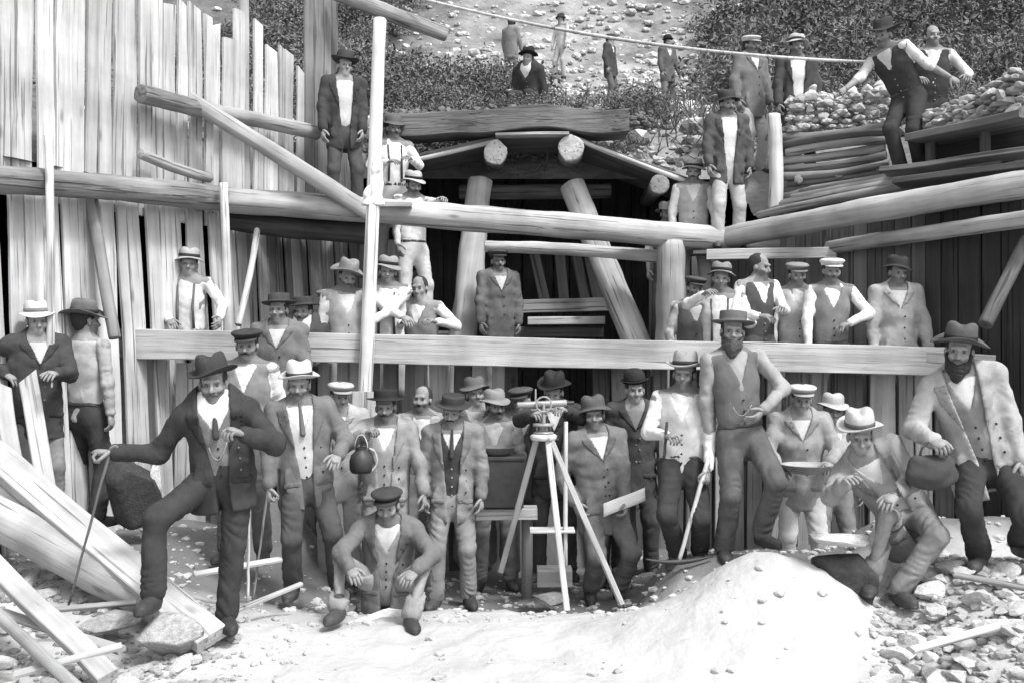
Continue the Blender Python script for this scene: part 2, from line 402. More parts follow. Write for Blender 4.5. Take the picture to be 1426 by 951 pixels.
# tunnel mouth timbers
px_log('post', (628, 640, 12.0), (668, 252, 12.7), .17, .15, wood(.56), 'stout pale timber leg at the left of the tunnel mouth', 'post', .01)
px_log('post', (905, 520, 12.0), (797, 258, 12.7), .16, .15, wood(.56), 'stout pale raking timber leg at the right of the tunnel mouth', 'post', .01)
px_log('post', (934, 560, 11.75), (934, 336, 11.75), .165, .16, wood(.46), 'upright thick post under the log strut, right of the raking leg', 'post', .01)
px_log('crown_log', (690, 213, 12.1), (694, 240, 17), .135, .13, wood(.42), 'round sawn end of the left crown log over the tunnel mouth', 'log')
px_log('crown_log', (795, 206, 12.1), (790, 236, 17), .145, .14, wood(.46), 'round sawn end of the right crown log over the tunnel mouth', 'log')
px_log('crown_log', (919, 257, 12.2), (900, 280, 16), .11, .1, wood(.30), 'small grey sawn log end at the right shoulder of the tunnel mouth', 'log')
px_log('cross_log', (640, 268, 13.3), (850, 266, 13.3), .09, .09, bark(.16), 'dark cross timber resting on the two raking legs inside the tunnel mouth', 'log')
px_log('roof_pole', (566, 226, 12.2), (694, 196, 12.2), .025, .025, wood(.55), 'thin pale roof pole sloping down to the left of the tunnel mouth', 'pole', .01)
px_log('roof_pole', (786, 187, 12.2), (958, 254, 12.2), .028, .028, wood(.6), 'thin pale roof pole sloping down to the right of the tunnel mouth', 'pole', .01)
lt = board('lintel', W(540, 178, 12.3), W(872, 168, 12.3), .25, .5, bark(.17), None, Vector((0, -1, 0)), 40, .13)
tag(lt, 'broad grey lintel timber capping the dark tunnel mouth', 'lintel')
tag(board('plank', W(690, 189, 12.15), W(792, 188, 12.15), .03, .2, PALE), 'thin pale strip under the lintel between the crown logs', 'plank')
# roof boards added to shade the mouth, reaching back under the bank
for k, (a, b_, lab) in enumerate((((560, 222, 12.25), (690, 192, 12.25), 'sloping roof board added for shade left of the crown logs'), ((694, 190, 12.35), (788, 188, 12.35), 'level roof board added for shade over the two crown logs'), ((790, 186, 12.25), (962, 252, 12.25), 'sloping roof board added for shade under the small piled stones'))):
    A_, B_ = W(*a)+Vector((0, .75, .0)), W(*b_)+Vector((0, .75, .0))
    tag(board('shade_roof_board', A_, B_, 1.45, .05, wood(.18), None, Vector((0, 0, 1)), 4, .01), lab, 'board')
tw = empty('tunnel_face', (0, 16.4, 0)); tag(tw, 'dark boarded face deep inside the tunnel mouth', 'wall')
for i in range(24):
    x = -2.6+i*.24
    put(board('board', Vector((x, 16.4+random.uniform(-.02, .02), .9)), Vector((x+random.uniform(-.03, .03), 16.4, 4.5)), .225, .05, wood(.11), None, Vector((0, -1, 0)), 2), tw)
for k, (x0, x1, zz) in enumerate(((762, 742, 0), (787, 778, 0), (818, 800, 0), (836, 818, 0))):
    tag(board('lagging_board', W(x0, 432, 13.6), W(x1, 345, 13.9), .13, .05, wood(.20)), ['leftmost', 'second', 'third', 'last'][k]+' of the four grey leaning boards inside the tunnel mouth', 'board')
for k, (a, b_, v, h) in enumerate((((700, 428, 12.9), (850, 424, 12.9), .30, .16), ((735, 447, 12.6), (842, 446, 12.6), .58, .09), ((716, 462, 12.7), (840, 463, 12.7), .10, .12))):
    tag(board('plank', W(*a), W(*b_), h, .1, wood(v)), ['broad grey plank laid level across the tunnel floor', 'short whitish plank in front of the broad grey plank in the tunnel', 'dark plank low down in the tunnel mouth'][k], 'plank')
# face boards left and right of the mouth
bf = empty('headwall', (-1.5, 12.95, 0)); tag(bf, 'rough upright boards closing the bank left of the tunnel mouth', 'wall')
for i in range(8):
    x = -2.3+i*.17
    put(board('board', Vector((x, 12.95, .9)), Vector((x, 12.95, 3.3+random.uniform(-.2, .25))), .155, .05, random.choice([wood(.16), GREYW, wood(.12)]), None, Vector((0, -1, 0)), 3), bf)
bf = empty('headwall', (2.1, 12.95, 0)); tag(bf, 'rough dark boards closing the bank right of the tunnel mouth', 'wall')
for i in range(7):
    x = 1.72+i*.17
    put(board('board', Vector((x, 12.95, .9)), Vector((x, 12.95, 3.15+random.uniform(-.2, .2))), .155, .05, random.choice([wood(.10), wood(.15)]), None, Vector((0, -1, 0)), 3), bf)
# board screen under the long beam
sc1 = empty('plank_screen', (0, 9.72, 0)); tag(sc1, 'row of upright boards hanging below the long squared beam', 'wall')
x = -3.45
while x < 3.9:
    wd = random.uniform(.12, .19); px = 713+x/9.72*F
    if px < 300: m = PALE
    elif px > 1120: m = random.choice([GREYW, MIDW, PALE, wood(.12)])
    else: m = random.choice([GREYW, MIDW, wood(.10), wood(.28), MIDW])
    if not (728 < px < 830):
        put(board('board', Vector((x, 9.70, -.25)), Vector((x+random.uniform(-.04, .04), 9.70, 1.72+random.uniform(-.02, .05))), wd-random.uniform(.01, .03), .04, m, None, Vector((0, -1, 0)), 3), sc1)
    x += wd
# upper ledge planks behind the strut (the men stand on them)
def ledge(name, pts, mat, label):
    return tag(board(name, pts[0], pts[1], pts[2], .05, mat, None, Vector((0, 0, 1)), 6, .01), label, 'plank')
for k in range(6):
    y_ = 10.75+k*.40; x0 = xl(y_)+.18; x1 = -1.0-.10*k
    zz = 3.22+.03*(k % 2)
    ledge('walkway_plank', (Vector((x0, y_, zz)), Vector((x1, y_+.05, zz+.03)), .36), random.choice([MIDW, GREYW]),
          ['front', 'second', 'third', 'fourth', 'fifth', 'rearmost'][k]+' walkway plank behind the log strut at upper left')
# right bank: planks, crib, stones shelf
nm_ = ['lowest', 'second lowest', 'third', 'fourth', 'fifth', 'second highest', 'highest']
for k in range(7):
    t = k/6; v = (.30, .14, .34, .18, .28, .12, .30)[k]
    px_log('bank_pole', (1056+12*k, 300-6*k, 11.95-.02*k), (1300+24*k, 254-7.5*k, 10.45-.13*k), .038+.008*(k % 3), .04+.006*((k+1) % 3), wood(v), nm_[k]+' of the thin weathered poles stacked on the right bank above the thick log', 'pole', .03)
tag(board('edge_plank', W(1232, 240, 10.8), W(1440, 212, 9.6), .05, .2, wood(.24), None, Vector((-.5, -.85, .2)), 6, .02), 'grey plank at the feet of the stooping man', 'plank')
tag(board('edge_plank', W(1250, 256, 10.5), W(1440, 232, 9.5), .06, .2, wood(.10), None, Vector((-.5, -.85, .2)), 6, .02), 'dark plank under the stone shelf at right', 'plank')
R0 = random.Random(21)
crib = empty('log_crib', W(1170, 240, 12.0)); tag(crib, 'stack of grey split logs and slabs shoring up the right bank', 'crib')
for i, (py, v, r) in enumerate(((182, .30, .05), (193, .18, .05), (204, .36, .055), (215, .44, .055), (226, .2, .05), (236, .34, .05), (246, .40, .05), (256, .22, .05), (266, .3, .055), (276, .18, .05))):
    put(log('crib_log', W(1088+R0.uniform(-6, 10), py+10, 12.1-.03*(i % 3)), W(1246+R0.uniform(-14, 8), py-9, 11.55-.03*(i % 3)), r*.92, r*R0.uniform(.75, 1.1), wood(v*.8), None, .04, 12, 14, .12), crib)
for i, px in enumerate((1112, 1168, 1226)):
    put(log('crib_tie', W(px, 250-i*8, 11.9-.18*i), W(px, 250-i*8, 11.9-.18*i)+Vector((.25, 1.0, 0)), .05, .05, wood(.3), None, 0, 10, 2), crib)
tag(board('shelf_plank', W(1285, 196, 10.75), W(1445, 162, 9.7), .07, .55, wood(.20), None, Vector((-.4, -.9, 0)), 6, .015), 'thick plank shelf carrying stones at upper right', 'plank')
tag(board('shade_board', W(1280, 218, 11.1), W(1445, 190, 10.2), .34, .05, SHADEW, None, Vector((-.5, -.85, 0)), 4, .01), 'dark board standing in for the shade under the stone shelf', 'board')  # board put in to darken the shaded gap
for k, (px, py, Y) in enumerate(((1296, 215, 10.75), (1372, 195, 10.2))):
    px_log('post', (px, py+22, Y), (px, py-16, Y), .05, .05, wood(.12), ['left', 'right'][k]+' stubby dark post under the stone shelf', 'post', 0)
# ------------------------------------------------------------------ stones
def scatter_stones(spec, label, group, v, name='stone'):
    xs_ = sorted(q[0] for q in spec); n = len(spec); ss = sorted(q[3] for q in spec)
    for (px, py, Y, sx_, sy_, sz_) in spec:
        zone = 'left third' if px < xs_[n//3] else ('middle' if px < xs_[2*n//3] else 'right third')
        size = 'small' if sx_ < ss[n//3] else ('middling' if sx_ < ss[2*n//3] else 'large')
        tag(stone_obj(name, W(px, py, Y), (sx_, sy_, sz_), stone(v*random.uniform(.85, 1.15) if False else v)), size+' '+label+', '+zone+' of the heap', 'stone', group)
R = random.Random(3)
# shelf stones and bank stones at upper right
sp = []
for i in range(44):
    t = R.random(); px = 1290+t*136; Y = 10.7-1.0*t+.25*R.random(); py = 184-32*t-R.random()*R.random()*74*(.45+.55*t)
    sp.append((px, py, Y, R.uniform(.05, .13), R.uniform(.06, .14), R.uniform(.03, .07)))
scatter_stones(sp, 'rough stone heaped on the plank shelf at upper right', 'stones heaped on the shelf at upper right', .42)
sp = []
for i in range(36):
    px = R.uniform(1100, 1245); sp.append((px, R.uniform(120, 172)+(1170-px)*.08, R.uniform(12.0, 12.5), R.uniform(.05, .13), R.uniform(.06, .13), R.uniform(.035, .08)))
scatter_stones(sp, 'pale stone heaped on top of the log crib', 'pale stones heaped on the log crib', .6)
sp = []
for i in range(30):
    t = R.random(); px = 842+t*110; sp.append((px, 178+t*55+R.uniform(-4, 30), 12.95+R.uniform(0, .5), R.uniform(.04, .09), R.uniform(.05, .1), R.uniform(.03, .06)))
scatter_stones(sp, 'small pale stone piled above the right roof pole', 'small stones piled above the right roof pole', .5)
# right foreground rubble
sp = []
for i in range(135):
    Y = R.uniform(5.2, 7.0); px = R.uniform(1225, 1450); X = (px-713)/F*Y
    if px < 1290 and Y < 5.7 and R.random() < .6: continue
    k = R.choice([R.uniform(.03, .07), R.uniform(.05, .13)]); z = float(gz(X, Y)); py = 475.5+(CAMZ-z-.02)/Y*F
    sp.append((px, py, Y, k*R.uniform(.9, 1.5), k, k*R.uniform(.4, .7)))
scatter_stones(sp, 'angular pale stone in the rubble at lower right', 'loose rubble stones at lower right', .55)
# left foreground rubble
sp = []
for i in range(55):
    Y = R.uniform(5.4, 7.4); px = R.uniform(-10, 300); X = (px-713)/F*Y
    k = R.uniform(.025, .09); z = float(gz(X, Y)); py = 475.5+(CAMZ-z-.02)/Y*F
    sp.append((px, py, Y, k*R.uniform(.9, 1.6), k, k*R.uniform(.4, .7)))
scatter_stones(sp, 'flat stone among the timbers at lower left', 'loose stones among the timbers at lower left', .48)
def rock(px, py, Y, size, v, label, cat='boulder', seed=0, rot=None, name='boulder'):
    me = stone_mesh(100+seed, 4, 16); me.polygons.foreach_set('use_smooth', np.ones(len(me.polygons), bool))
    o = link(name, me, stone(v)); o.location = W(px, py, Y); o.scale = size
    o.rotation_euler = rot or (0, 0, seed*1.1)
    return tag(o, label, cat)
rock(232, 880, 6.35, (.26, .24, .17), .34, 'grey boulder lying in front of the dark suited man', seed=1)
rock(150, 868, 6.5, (.20, .2, .08), .42, 'flat grey slab left of the grey boulder', seed=2)
rock(534, 868, 7.35, (.36, .24, .19), .50, 'pale boulder under the crouching man', seed=3)
rock(1275, 760, 7.35, (.40, .34, .36), .62, 'big whitish boulder beside the stooping man in striped jacket', seed=4)
rock(1184, 802, 6.85, (.30, .22, .21), .05, 'dark rock form standing in for the shaded hollow right of the pale mound', seed=5)  # dark shape put in for the shade inside the hollow
rock(1165, 752, 6.85, (.31, .22, .06), .62, 'whitish flat slab bridging the hollow right of the pale mound', seed=6)
rock(218, 668, 8.6, (.10, .1, .20), .62, 'whitish upright stone behind the dark suited man\'s arm', seed=8)
rock(185, 690, 8.55, (.30, .2, .34), .04, 'black boulder behind the outstretched arm', seed=9)
rock(765, 832, 8.0, (.16, .14, .06), .2, 'flat grey stone between the tripod feet', seed=11)
# pebbles
def pebble_field(name, n, fpos, v, label, rmin, rmax, seed=1):
    bm0 = bmesh.new(); bmesh.ops.create_icosphere(bm0, subdivisions=1, radius=1)
    bm0.verts.ensure_lookup_table()
    v0 = np.array([q.co[:] for q in bm0.verts]); t0 = np.array([[q.index for q in f_.verts] for f_ in bm0.faces]); bm0.free()
    rs = np.random.RandomState(seed); Vs = []; Ts = []
    for i in range(n):
        p = fpos(rs)
        if p is None: continue
        r = rmin+(rmax-rmin)*rs.rand()**2.5
        a = rs.rand()*6.28; c, s_ = math.cos(a), math.sin(a)
        q = v0*(1+.3*(rs.rand(len(v0), 1)-.5))*np.array([1.2, .9, .6])*r
        q = np.stack([q[:, 0]*c-q[:, 1]*s_, q[:, 0]*s_+q[:, 1]*c, q[:, 2]], -1)+np.array(p)
        Ts.append(t0+len(Vs)*len(v0)); Vs.append(q)
    o = link(name, mesh_np(name, np.concatenate(Vs), None, False, np.concatenate(Ts)), stone(v))
    return tag(o, label, kind='stuff')
def fp(rs):
    Y = rs.uniform(4.6, 9.4); X = rs.uniform(-.5, .5)*Y*.98
    px = 713+X/Y*F
    if 420 < px < 1200 and Y < 7 and rs.rand() < .85: return None
    return (X, Y, float(gz(X, Y))+.004)
pebble_field('gravel', 2600, fp, .5, 'fine gravel and chips strewn over the pit floor', .008, .045, 2)
def fh(rs):
    Y = rs.uniform(13.6, 34); X = 1.5+rs.normal()*(3.2+.12*(Y-13))
    return (X, Y, float(hz(X, Y))+.02)
pebble_field('scree', 4200, fh, .42, 'pale scree scattered down the hillside', .03, .20, 5)
def fh2(rs):
    Y = 13.4+16*rs.rand()**1.4; X = rs.uniform(-.55, .55)*Y
    return (X, Y, float(hz(X, Y))+.01)
pebble_field('rubble', 4200, fh2, .20, 'dull rubble littering the whole slope', .02, .16, 6)
# ------------------------------------------------------------------ timbers lying at lower left
tag(board('plank', W(-70, 585, 8.0), W(296, 890, 6.45), .22, .09, wood(.50), None, Vector((.3, -.6, .75)), 8, .015), 'broad whitish plank slanting down under the raised foot of the dark suited man', 'plank')
px_log('log', (-60, 690, 7.5), (232, 846, 6.75), .15, .13, wood(.40), 'thick grey log slanting down beside the broad whitish plank', 'log', .02)
px_log('log', (-60, 636, 7.9), (150, 790, 6.9), .06, .055, wood(.5), 'slim pale pole between the whitish plank and the thick log', 'log', .01)
tag(board('plank', W(-50, 745, 6.7), W(150, 945, 5.75), .12, 0.06, wood(.44), None, Vector((.3, -.6, .75)), 6, .03), 'narrow pale plank slanting out of the lower left corner', 'plank')
px_log('log', (-60, 800, 6.4), (110, 960, 5.5), .035, .035, wood(.35), 'thin grey stick along the narrow pale plank', 'stick', .01)
tag(board('board', W(22, 660, 7.75), W(4, 536, 7.95), .12, .035, MIDW, None, Vector((.6, -.8, 0)), 5, .02, .6), 'pale board leaning in front of the dark jacketed man at the left edge', 'board')
tag(board('board', W(66, 690, 7.75), W(38, 524, 7.95), .13, .035, wood(.50), None, Vector((.6, -.8, 0)), 5, .02, -.7), 'pale board leaning beside the other at the left edge, nearer the man seen from behind', 'board')
tag(board('plank', W(170, 905, 6.0), W(-20, 845, 6.35), .06, .03, wood(.42), None, Vector((0, -.5, .9))), 'short thin lath lying among the stones at lower left', 'plank')
tag(board('bench_plank', W(596, 716, 8.55), W(748, 713, 8.55), .085, .22, wood(.60)), 'pale bench plank behind the tripod carrying the black box', 'plank')
for k, (px, Y) in enumerate(((612, 8.6), (734, 8.6))):
    g_ = W(px, 722, Y); g0 = Vector((g_.x, g_.y, float(gz(g_.x, g_.y))-.05))
    tag(log('trestle_post', g0, g_, .045, .045, wood(.25), None, 0, 10, 3), ['left', 'right'][k]+' short post under the pale bench plank', 'post')
tag(board('plank', W(738, 738, 8.3), W(800, 738, 8.3), .02, .2, wood(.6)), 'short pale lath behind the tripod', 'plank')
tag(board('timber', W(748, 802, 8.1), W(796, 802, 8.1), .13, .2, wood(.16)), 'short dark timber block at the foot of the tripod', 'timber')
# splintered laths lying about
for k, (a, b_, wd, v) in enumerate((((20, 940, 5.7), (170, 900, 5.9), .05, .5), ((60, 850, 6.5), (190, 838, 6.6), .04, .3), ((270, 800, 7.3), (392, 778, 7.6), .05, .55), ((330, 850, 6.9), (420, 812, 7.3), .035, .4), ((1270, 905, 5.7), (1400, 868, 6.0), .05, .5), ((1330, 800, 6.6), (1440, 822, 6.3), .045, .3))):
    tag(board('lath', W(*a), W(*b_), wd, .025, wood(v), None, Vector((0, -.4, .9)), 3, .01), ['pale lath lying in the bottom left corner', 'grey lath lying left of the grey boulder', 'pale lath on the mud behind the black suited man', 'short lath on the ground right of the black suited man', 'pale lath lying on the rubble at lower right', 'grey lath lying on the rubble below the bearded man'][k], 'lath')
def fshelf(rs):
    t = rs.rand(); px = 1288+t*140; Y = 10.72-1.0*t+.45*rs.rand(); return tuple(W(px, 188-32*t-rs.rand()**1.4*62*(.4+.6*t), Y))
pebble_field('rubble_heap', 520, fshelf, .24, 'smaller rubble packed between the stones on the shelf at upper right', .03, .09, 8)
def fcrib(rs):
    px = rs.uniform(1098, 1246); return tuple(W(px, 178+(1170-px)*.08-rs.rand()**1.3*48, rs.uniform(12.0, 12.5)))
pebble_field('rubble_heap', 420, fcrib, .42, 'smaller rubble packed between the stones on the log crib', .03, .09, 9)
def fright(rs):
    Y = rs.uniform(5.2, 7.2); px = rs.uniform(1215, 1450); X = (px-713)/F*Y; return (X, Y, float(gz(X, Y))+.005)
pebble_field('rubble', 900, fright, .36, 'broken chips bedded between the rubble stones at lower right', .012, .06, 10)
def fleft(rs):
    Y = rs.uniform(5.4, 7.4); px = rs.uniform(-20, 330); X = (px-713)/F*Y; return (X, Y, float(gz(X, Y))+.005)
pebble_field('rubble', 700, fleft, .30, 'broken chips among the timbers at lower left', .012, .05, 12)
def flint(rs):
    px = rs.uniform(520, 905); return tuple(W(px, 158+rs.normal()*4+12*abs((px-705)/200)**3, 12.45+rs.rand()*.5))
pebble_field('earth_cover', 700, flint, .13, 'dark earth and stones spilling over the lintel', .02, .08, 13)
# cable
def tube_path(name, pts, r, mat, sides=8, parent=None):
    V = []; Q = []; n = len(pts)
    for i, p in enumerate(pts):
        d = (pts[min(i+1, n-1)]-pts[max(i-1, 0)]); fr = frame_of(d)
        rr = r[i] if isinstance(r, (list, tuple)) else r
        for k in range(sides):
            a = 2*math.pi*k/sides; V.append(p+fr @ Vector((rr*math.cos(a), rr*math.sin(a), 0)))
    for i in range(n-1):
        for k in range(sides): Q.append((i*sides+k, i*sides+(k+1) % sides, (i+1)*sides+(k+1) % sides, (i+1)*sides+k))
    T = []
    for i, rv in ((0, True), (n-1, False)):
        o = i*sides
        for k in range(1, sides-1): T.append((o, o+k+1, o+k) if rv else (o, o+k, o+k+1))
    return link(name, mesh_np(name, V, Q, True, T), mat, parent)
def sag(a, b, s_, n=24):
    return [a.lerp(b, i/n)-Vector((0, 0, s_*4*(i/n)*(1-i/n))) for i in range(n+1)]
tag(tube_path('cable', sag(W(540, -14, 12.4), W(1212, 87, 11.2), .16), .016, wood(.6)), 'pale cable drawn across the slope above the tunnel mouth', 'cable')
tag(tube_path('cable', sag(W(575, -6, 12.5), W(1105, 80, 12.0), .13), .010, IRON), 'thin dark wire running just above the pale cable', 'wire')
# ------------------------------------------------------------------ PEOPLE: skeleton -> distance field -> one continuous surface
class Fld:
    def __init__(s, xs, ys, zs):
        s.xs, s.ys, s.zs = [np.asarray(a, np.float32) for a in (xs, ys, zs)]
        s.F = np.full((len(xs), len(ys), len(zs)), .3, np.float32)
        s.m = 3*max(np.diff(s.xs).max(), np.diff(s.ys).max(), np.diff(s.zs).max())
    def sub(s, lo, hi):
        i = [np.searchsorted(a, lo[k]) for k, a in enumerate((s.xs, s.ys, s.zs))]
        j = [np.searchsorted(a, hi[k]) for k, a in enumerate((s.xs, s.ys, s.zs))]
        sl_ = tuple(slice(a, b) for a, b in zip(i, j))
        X = s.xs[sl_[0]][:, None, None]; Y = s.ys[sl_[1]][None, :, None]; Z = s.zs[sl_[2]][None, None, :]
        return sl_, X, Y, Z
    def mix(s, sl_, d, k, op='u'):
        A = s.F[sl_]
        if A.size == 0: return
        if op == 'u':
            if k > 0:
                h = np.maximum(k-np.abs(A-d), 0)/k; s.F[sl_] = np.minimum(A, d)-h*h*k*.25
            else: s.F[sl_] = np.minimum(A, d)
        else:
            d = -d
            h = np.maximum(k-np.abs(A-d), 0)/k if k > 0 else 0; s.F[sl_] = np.maximum(A, d)+h*h*k*.25
    def cone(s, a, b, ra, rb, k=.03, op='u', fold=None):
        a = np.array(a[:], float); b = np.array(b[:], float); R_ = max(ra, rb)+k+s.m
        sl_, X, Y, Z = s.sub(np.minimum(a, b)-R_, np.maximum(a, b)+R_)
        d = b-a; L2 = max(d@d, 1e-9)
        t = np.clip(((X-a[0])*d[0]+(Y-a[1])*d[1]+(Z-a[2])*d[2])/L2, 0, 1)
        r = np.sqrt((X-a[0]-t*d[0])**2+(Y-a[1]-t*d[1])**2+(Z-a[2]-t*d[2])**2)
        R0 = ra+(rb-ra)*t
        if fold:
            amp, n, ph, e_ = fold       # creases wound round a sleeve or trouser leg, deepest towards end e_
            u = d/math.sqrt(L2); q1 = np.cross(u, (.3, 1, .2)); q1 /= np.linalg.norm(q1); q2 = np.cross(u, q1)
            x, y, z = X-a[0], Y-a[1], Z-a[2]
            an = np.arctan2(x*q2[0]+y*q2[1]+z*q2[2], x*q1[0]+y*q1[1]+z*q1[2])
            t2 = t+.10*np.sin(t*6.3*(1+.3*math.sin(ph))+ph*2); sg = t2*n+.85*np.sin(an+ph)+.35*np.sin(2*an+ph*1.7)+.5*np.sin(t*7+ph)*np.sin(an*1+ph*3)
            wt = .45+.55*np.exp(-((t-e_)/.35)**2)
            R0 = R0+amp*wt*(np.abs(np.sin(3.1416*sg))**.6-.62)*(.6+.4*np.sin(an*2+ph*5))*1.5
        s.mix(sl_, (r-R0).astype(np.float32), k, op)
    def flat(s, a, b, ra, rb, f, fl, k=.03):
        """cone flattened along direction f by factor fl"""
        a = np.array(a[:], float); b = np.array(b[:], float); f = np.array(f[:], float); R_ = max(ra, rb)+k+s.m
        sl_, X, Y, Z = s.sub(np.minimum(a, b)-R_, np.maximum(a, b)+R_)
        d = b-a; L2 = max(d@d, 1e-9)
        x, y, z = X-a[0], Y-a[1], Z-a[2]
        t = np.clip((x*d[0]+y*d[1]+z*d[2])/L2, 0, 1)
        qx, qy, qz = x-t*d[0], y-t*d[1], z-t*d[2]
        v = qx*f[0]+qy*f[1]+qz*f[2]
        q2 = qx*qx+qy*qy+qz*qz
        r = np.sqrt(q2-v*v+(v/fl)**2)
        R = ra+(rb-ra)*t
        grad = np.sqrt(np.maximum(q2-v*v+v*v/fl**4, 1e-9))/np.maximum(r, 1e-5)
        s.mix(sl_, ((r-R)/np.maximum(grad, 1)).astype(np.float32), k)
    def ell(s, c, M, r, k=.02, op='u'):
        c = np.array(c[:], float); R_ = max(r)+k+s.m
        sl_, X, Y, Z = s.sub(c-R_, c+R_)
        x, y, z = X-c[0], Y-c[1], Z-c[2]
        q = []
        for i in range(3):
            ax = M.col[i]; q.append((x*ax[0]+y*ax[1]+z*ax[2]))
        k0 = np.sqrt(sum((q[i]/r[i])**2 for i in range(3)))
        k1 = np.sqrt(sum((q[i]/r[i]**2)**2 for i in range(3)))+1e-6
        s.mix(sl_, (k0*(k0-1)/k1).astype(np.float32), k, op)
    def wrinkle(s, amp, seed, wl=.10):
        rs = np.random.RandomState(seed)
        X = s.xs[:, None, None]; Y = s.ys[None, :, None]; Z = s.zs[None, None, :]
        tot = 0
        for i in range(5):
            v = rs.normal(size=3); v[2] *= (.45 if i < 3 else 1.8); v *= 6.28/wl*(.5+.9*rs.rand())/np.linalg.norm(v)
            tot = tot+1.3-2.1*np.abs(np.sin(.5*(X*v[0]+Y*v[1]+Z*v[2]+rs.rand()*6.28+1.2*np.sin(Z*21*rs.rand()+X*14))))
        s.F += (amp*.45*tot).astype(np.float32)
    def mesh(s):
        F = s.F; n = F.shape; sg = F < 0
        c = [sg[i:n[0]-1+i, j:n[1]-1+j, k:n[2]-1+k] for i in (0, 1) for j in (0, 1) for k in (0, 1)]
        cnt = sum(a.astype(np.int8) for a in c)
        I, J, K = np.nonzero((cnt > 0) & (cnt < 8))
        if len(I) == 0: return np.zeros((0, 3)), np.zeros((0, 4), int)
        cor = [(i, j, k) for i in (0, 1) for j in (0, 1) for k in (0, 1)]
        val = np.stack([F[I+i, J+j, K+k] for i, j, k in cor], 1)
        pos = np.zeros((len(I), 3)); num = np.zeros(len(I))
        edges = [(a, b) for a in range(8) for b in range(a+1, 8) if sum(x != y for x, y in zip(cor[a], cor[b])) == 1]
        C = np.array(cor, float)
        for a, b in edges:
            va, vb = val[:, a], val[:, b]; m = (va < 0) != (vb < 0)
            t = np.where(m, va/np.where(m, va-vb, 1), 0)
            pos += m[:, None]*(C[a]+(C[b]-C[a])*t[:, None]); num += m
        pos /= num[:, None]
        ax = (s.xs, s.ys, s.zs); idx = (I, J, K)
        V = np.stack([ax[d][idx[d]]+pos[:, d]*(ax[d][idx[d]+1]-ax[d][idx[d]]) for d in range(3)], 1)
        ID = -np.ones((n[0]-1, n[1]-1, n[2]-1), np.int64); ID[I, J, K] = np.arange(len(I))
        Q = []
        for d in range(3):
            sa = [slice(None)]*3; sb = [slice(None)]*3; sa[d] = slice(0, -1); sb[d] = slice(1, None)
            A = sg[tuple(sa)]; B = sg[tuple(sb)]
            i = np.nonzero(A != B); i = np.stack(i, 1)
            u, v = (d+1) % 3, (d+2) % 3
            ok = (i[:, u] > 0) & (i[:, v] > 0) & (i[:, u] < n[u]-1) & (i[:, v] < n[v]-1); i = i[ok]
            if len(i) == 0: continue
            out = A[tuple(i.T)]
            def g(du, dv):
                q = i.copy(); q[:, u] += du; q[:, v] += dv; return ID[tuple(q.T)]
            q = np.stack([g(-1, -1), g(0, -1), g(0, 0), g(-1, 0)], 1)
            q[~out] = q[~out][:, ::-1]; Q.append(q)
        Q = np.concatenate(Q); Q = Q[(Q >= 0).all(1)]
        return V, Q
def ugrid(lo, hi, h): return [np.arange(lo[k]-2*h, hi[k]+3*h, h) for k in range(3)]
def fgrid(lo, hi, c, hf, hc, half):
    out = []
    for k in range(3):
        a = c[k]-half[k]; b = c[k]+half[k]
        L_ = np.arange(a, lo[k]-2*hc, -hc)[::-1][:-1] if lo[k]-2*hc < a else np.array([])
        U_ = np.arange(b, hi[k]+3*hc, hc)[1:] if hi[k]+3*hc > b else np.array([])
        out.append(np.concatenate([L_, np.arange(a, b-hf*.5, hf), [b], U_]))
    return out
def ik(a, t, l1, l2, pole):
    d = t-a; L_ = d.length; mx = (l1+l2)*.995
    if L_ > mx: t = a+d*(mx/L_); L_ = mx
    L_ = max(L_, abs(l1-l2)+.02); n = d.normalized()
    p = pole-n*pole.dot(n); p.normalize()
    x = (l1*l1-l2*l2+L_*L_)/(2*L_); h = math.sqrt(max(l1*l1-x*x, 0))
    return a+n*x+p*h, t
